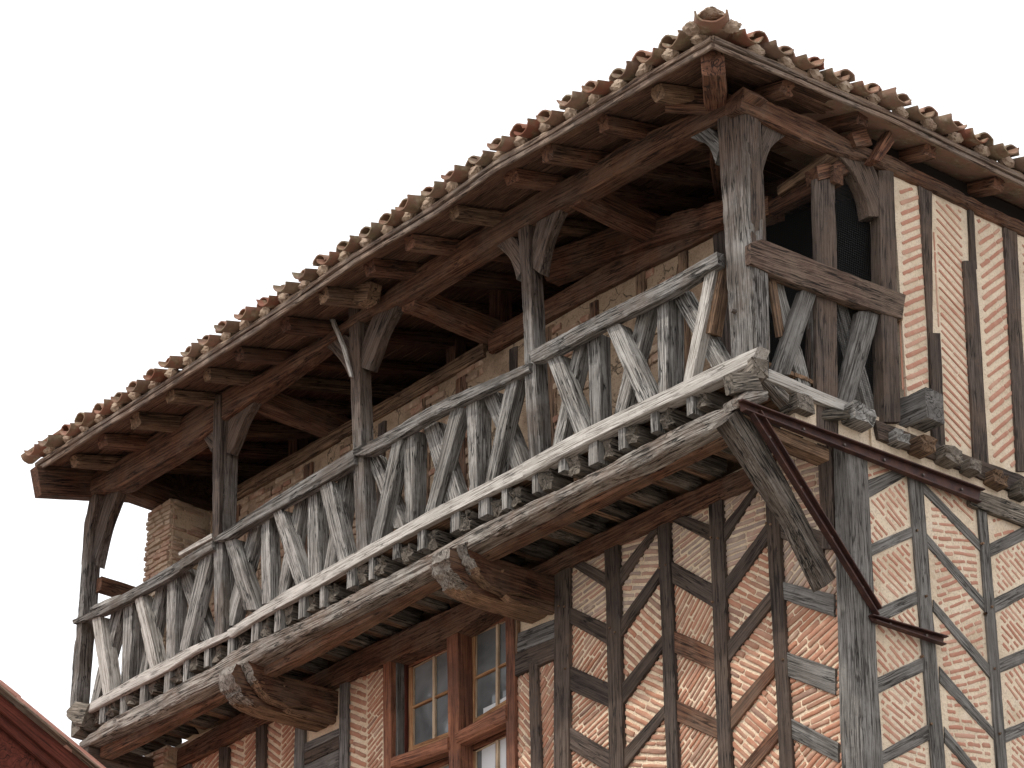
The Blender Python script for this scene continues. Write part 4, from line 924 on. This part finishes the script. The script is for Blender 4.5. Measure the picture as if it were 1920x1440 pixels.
# netting across the openings at the corner
def sheet(name, pts, mat, **kw):
    q = [Vector(p) for p in pts]; bm = bmesh.new(); f = [bm.verts.new(p-q[0]) for p in q]; bm.faces.new(f)
    ex = (q[1]-q[0]).normalized(); ey = (q[3]-q[0]).normalized(); ez_ = ex.cross(ey)
    R_ = Matrix((ex, ey, ez_)).transposed().to_4x4(); me = finish(bm, 0); me.transform(R_.inverted())
    return link(name, me, mat, house, Matrix.Translation(q[0]) @ R_, **kw)
sheet('wire_netting', [(-1.2, 1.0, -.02), (-.02, 1.0, -.02), (-.02, 1.0, 2.35), (-1.2, 1.0, 2.35)], 'net')
sheet('wire_netting', [(-.06, .98, -.02), (-.06, 1.66, -.02), (-.06, 1.66, 2.35), (-.06, .98, 2.35)], 'net')

# pier at the far end
def pier(x0, x1, y0, y1, z0, z1, nm):
    bm = bmesh.new(); box(bm, x0, x1, y0, y1, z0, z1)
    o = link(nm, finish(bm, 0), 'piermortar', house, Matrix.Identity(4))
    A = lambda x, z: Vector((x, y0, z)); B = lambda y, z: Vector((x1, y, z))
    bricks('brick_courses', [A(x0-.02, z1), A(x1+.012, z1), A(x1+.012, z0), A(x0-.02, z0)], 1, y0, (A(x0, z0), A(x1, z0)), 'pierbrick', o, pitch=.058, th=.044, proud=.028, jit=.16, L=(.14, .26), gap=.012)
    bricks('brick_courses', [B(y0, z1), B(y1, z1), B(y1, z0), B(y0, z0)], 0, x1, (B(y0, z0), B(y1, z0)), 'pierbrick', o, pitch=.058, th=.042, proud=.012, jit=.05, L=(.16, .3), gap=.015, skip=.35)
pier(-9.86, -9.42, .62, 1.4, -.1, 2.30, 'brick_pier')
pier(-9.98, -9.55, .80, 1.4, -3.0, -.35, 'brick_pier')
beam('end_beam', (-9.85, -.0, -.52), (-9.85, 1.0, -.52), .2, .16, 'studdark', house, amp=.01)

# ------------------------------------------------------------------ canal tiles
def tile_mesh(r0, r1, L, th=.014, sag=1.0, seed=0, flip=False):
    """half-round tile along +Y (up the slope), wide end r0 at y=0"""
    bm = bmesh.new(); out = []; NA, NL = 10, 5
    for sgn in (0, 1):
        for j in range(NL+1):
            y = L*j/NL; r = (r0+(r1-r0)*j/NL)-sgn*th; ring = []
            for i in range(NA+1):
                a = pi*i/NA; d = noise.noise(Vector((a*1.3, y*5, seed)))*.008
                x = (r+d)*cos(a); z = (r+d)*sin(a)*sag
                if flip: z = -z
                yy = y+(noise.noise(Vector((a*2, seed, j)))*.012 if j in (0,) else 0)
                ring.append(bm.verts.new((x, yy, z)))
            out.append(ring)
    n1 = NL+1
    for s in (0, 1):
        for j in range(NL):
            a, b = out[s*n1+j], out[s*n1+j+1]
            for i in range(NA): bm.faces.new((a[i], a[i+1], b[i+1], b[i]))
    for j in (0, NL):
        a, b = out[j], out[n1+j]
        for i in range(NA): bm.faces.new((a[i], a[i+1], b[i+1], b[i]))
    for j in range(NL):
        for e in (0, NA):
            bm.faces.new((out[j][e], out[j+1][e], out[n1+j+1][e], out[n1+j][e]))
    return finish(bm, 40)
COV = [tile_mesh(.094, .080, .46, sag=.85, seed=s) for s in range(4)]
PAN = [tile_mesh(.106, .128, .52, th=.013, sag=.78, seed=10+s, flip=True) for s in range(4)]
for me in COV+PAN: me.materials.append(M['tile'])
def lump_mesh(seed, sc=(.075, .10, .045)):
    bm = bmesh.new(); bmesh.ops.create_icosphere(bm, subdivisions=4, radius=1)
    for v in bm.verts:
        v.co += noise.noise_vector(v.co*1.7+Vector((seed*7, 0, 0)))*.35+noise.noise_vector(v.co*5+Vector((seed*3, 0, 0)))*.16+noise.noise_vector(v.co*13)*.06
        v.co = Vector((v.co.x*sc[0], v.co.y*sc[1], v.co.z*sc[2]))
    me = finish(bm, 50); me.materials.append(M['pan']); return me
LMP = [lump_mesh(s, (.088, .05, .052)) for s in range(4)]
FIL = [lump_mesh(20+s, (.055, .04, .04)) for s in range(3)]
def place(name, me, org, xd, yd, parent, roll=0):
    yd = yd.normalized(); zd = xd.cross(yd).normalized(); xd = yd.cross(zd)
    R_ = Matrix((xd, yd, zd)).transposed().to_4x4() @ Matrix.Rotation(roll, 4, 'Y')
    return link(name, me, None, parent, Matrix.Translation(org) @ R_)
pitch_ = .322; R_ = random.uniform
n = int((ESX-XL)/pitch_)
field = bmesh.new()
def add_field(me, org, xd, yd):
    yd = yd.normalized(); zd = xd.cross(yd).normalized(); xd = yd.cross(zd)
    Mx = Matrix.Translation(org) @ Matrix((xd, yd, zd)).transposed().to_4x4()
    m2 = me.copy(); m2.transform(Mx); field.from_mesh(m2); bpy.data.meshes.remove(m2)
UPF = Vector((0, cos(radians(14)), sin(radians(14)))); XD = Vector((1, 0, 0))
UPS = Vector((-cos(radians(14)), 0, sin(radians(14)))); YD = Vector((0, 1, 0))
def eave_tile(org, out, xd, up_, i, n_lim):
    """one bay of the eave: a pan tile sticking out, a cover set back over the gap beside it, mortar between them"""
    o1 = R_(-.03, .02)
    place('pan_tile', random.choice(PAN), org+out*(.17+o1*1.6)+Vector((0, 0, .142+R_(-.008, .016))), xd+Vector((R_(-.05, .05), R_(-.05, .05), R_(-.06, .06))), up_+Vector((0, 0, R_(-.03, .03))), roof, R_(-.2, .2))
    side = org+xd*(pitch_/2)
    place('cover_tile', random.choice(COV), side+out*(.03+R_(-.03, .04))+Vector((0, 0, .152+R_(-.008, .014))), xd+Vector((R_(-.04, .04), R_(-.04, .04), R_(-.05, .05))), up_, roof, R_(-.1, .1))
    place('mortar_lump', random.choice(LMP), side+out*(-.01+R_(-.01, .02))+Vector((0, 0, .070+R_(-.01, .02))), xd, up_, roof, R_(-.3, .3))
    if random.random() < .5: place('mortar_fill', random.choice(FIL), side+out*(-.05+R_(-.02, .02))+Vector((0, 0, .135)), xd, up_, roof, R_(-.3, .3))
for i in range(n+1):
    x = XL+.10+i*pitch_+R_(-.012, .012)
    if x > ESX-.16: continue
    eave_tile(Vector((x, EY, ez(x)+.085)), Vector((0, -1, -SL)), XD, UPF, i, n)
    base = Vector((x+pitch_/2, EY-.04, ez(x)+.205))
    for r in range(1, 4):
        if x > ESX-.3-r*.36: continue
        add_field(random.choice(COV), base+UPF*(.34*r)+Vector((R_(-.01, .01), 0, .014*r+R_(.0, .03))), XD+Vector((0, R_(-.05, .05), R_(-.05, .05))), UPF)
        add_field(random.choice(PAN), base+Vector((-pitch_/2, 0, -.02+.012*r))+UPF*(.36*r), XD, UPF)
m = int(8.2/pitch_)
for i in range(m):
    y = EY+.34+i*.335+R_(-.012, .012)
    org = Vector((ESX, y, ezs(y)+.09))
    if i < 15: eave_tile(org, Vector((1, 0, -SL)), YD, UPS, i, m)
    base = org+Vector((.04, pitch_/2, .12))
    for r in range(0 if i >= 15 else 1, 4):
        if y < EY+.3+r*.36: continue
        add_field(random.choice(COV), base+UPS*(.34*r)+Vector((0, 0, .014*r+R_(.0, .03))), YD+Vector((R_(-.05, .05), 0, R_(-.05, .05))), UPS)
        add_field(random.choice(PAN), base+Vector((0, -pitch_/2, -.03+.012*r))+UPS*(.36*r), YD, UPS)
# mortar bed on the fascia under the pans
def bed(P, nrm): timber('mortar_bed', [p+Vector((0, 0, .125)) for p in P], [p+Vector((0, 0, .088)) for p in P], nrm, .12, 'pan', roof, amp=.02, bev=.012, seg=.03, rag=.6)
bed([p+Vector((0, .012, 0)) for p in FA], (0, -1, 0)); bed([p+Vector((-.01, 0, 0)) for p in FB], (1, 0, 0))
link('upper_tile_rows', finish(field, 40), 'tile', roof, Matrix.Identity(4), kind='stuff')
# hip tiles: a big pan at the corner filled with mortar, covers climbing the hip behind it
HT = [tile_mesh(.125, .11, .5, .018, .8, 20+s) for s in range(2)]
HP = tile_mesh(.135, .16, .42, .016, .78, 30, True)
for me in HT+[HP]: me.materials.append(M['tile'])
HD = Vector((-1, 1, SL)).normalized(); HX = Vector((1, 1, 0)).normalized()
hb0 = Vector((ESX, EY, zc+.125))
for i in range(6):
    place('hip_tile', HT[i % 2], hb0+HD*(.42*i-.02)+Vector((0, 0, .01*i+.14)), HX, HD, roof, R_(-.05, .05))
place('hip_pan', HP, hb0-HD*.20+Vector((0, 0, .14)), HX, HD, roof)
place('mortar_lump', lump_mesh(9, (.095, .13, .05)), hb0-HD*.05+Vector((0, 0, .16)), HX, HD, roof)
for sx in (-1, 1): place('mortar_lump', lump_mesh(11+sx, (.07, .06, .05)), hb0+HX*.16*sx+Vector((0, 0, .07)), HX, HD, roof)
# verge tiles at the far end
for (px_, py_, dx) in ((60, 857, 0), (85, 842, .1)):
    p = on(1, -.6, px_, py_)
    place('verge_tile', COV[1], p+Vector((0, -.05, -.02)), Vector((0, 1, .1)), Vector((1, .1, .15)), roof)

# ================================================================== the neighbouring roof, lower left
NX = -6.0
nb = thing('neighbouring_house', (-8.5, -3.4, GROUND), 'neighbouring house corner with maroon barge boards and pink roof tiles', 'house')
def nstrip(name, L, R, dx, depth, mat, **kw):
    return strip(name, 'n7', L, R, 0, NX+dx, depth, mat, nb, **kw)
def ext(a, b, u0, u1):
    a, b = Vector(a), Vector(b); return [a+(b-a)*u0, b+(b-a)*u1]
for (xa, ya, xb, yb) in ((-600, -330, 190, 300), (150, 290, 636, 690), (600, 690, 1100, 1080), (1060, 1050, 1560, 1470)):
    nstrip('verge_tile', [(xa, ya), (xb, yb)], [(xa, ya+66), (xb, yb+58)], .07, .3, 'pinktile', amp=.005, bev=.02)
nstrip('verge_strip', *[ext((0, 205), (950, 985), -.6, .8), ext((0, 232), (950, 1012), -.6, .8)], .10, .3, 'fascia')
nstrip('barge_board', *[ext((0, 238), (950, 1020), -.6, .8), ext((0, 440), (800, 1120), -.6, .8)], .02, .04, 'maroon', amp=.003)
nstrip('barge_board', *[ext((0, 448), (800, 1128), -.6, .8), ext((0, 560), (700, 1170), -.6, .8)], -.03, .04, 'maroon', amp=.003)
a = zon('n7', 0, NX-.1, -600, -230); b_ = zon('n7', 0, NX-.1, 1500, 1500)
bm = bmesh.new()
pts = [(a.y, a.z-.25), (b_.y, b_.z-.25), (b_.y-.3, GROUND), (a.y, GROUND)]
v0 = [bm.verts.new((NX-.1, y, z)) for y, z in pts]; v1 = [bm.verts.new((NX-6, y, z)) for y, z in pts]
bm.faces.new(v0); bm.faces.new(v1[::-1])
for i in range(4): bm.faces.new((v0[i], v0[(i+1) % 4], v1[(i+1) % 4], v1[i]))
link('gable_wall', finish(bm, 0), 'maroon', nb, Matrix.Identity(4))
bm = bmesh.new()
pts = [(a.y, a.z+.02), (b_.y+.2, b_.z-.08), (b_.y+.2, b_.z-.13), (a.y, a.z-.03)]
v0 = [bm.verts.new((NX+.0, y, z)) for y, z in pts]; v1 = [bm.verts.new((NX-6, y, z)) for y, z in pts]
bm.faces.new(v0); bm.faces.new(v1[::-1])
for i in range(4): bm.faces.new((v0[i], v0[(i+1) % 4], v1[(i+1) % 4], v1[i]))
link('roof', finish(bm, 0), 'pinktile', nb, Matrix.Identity(4))
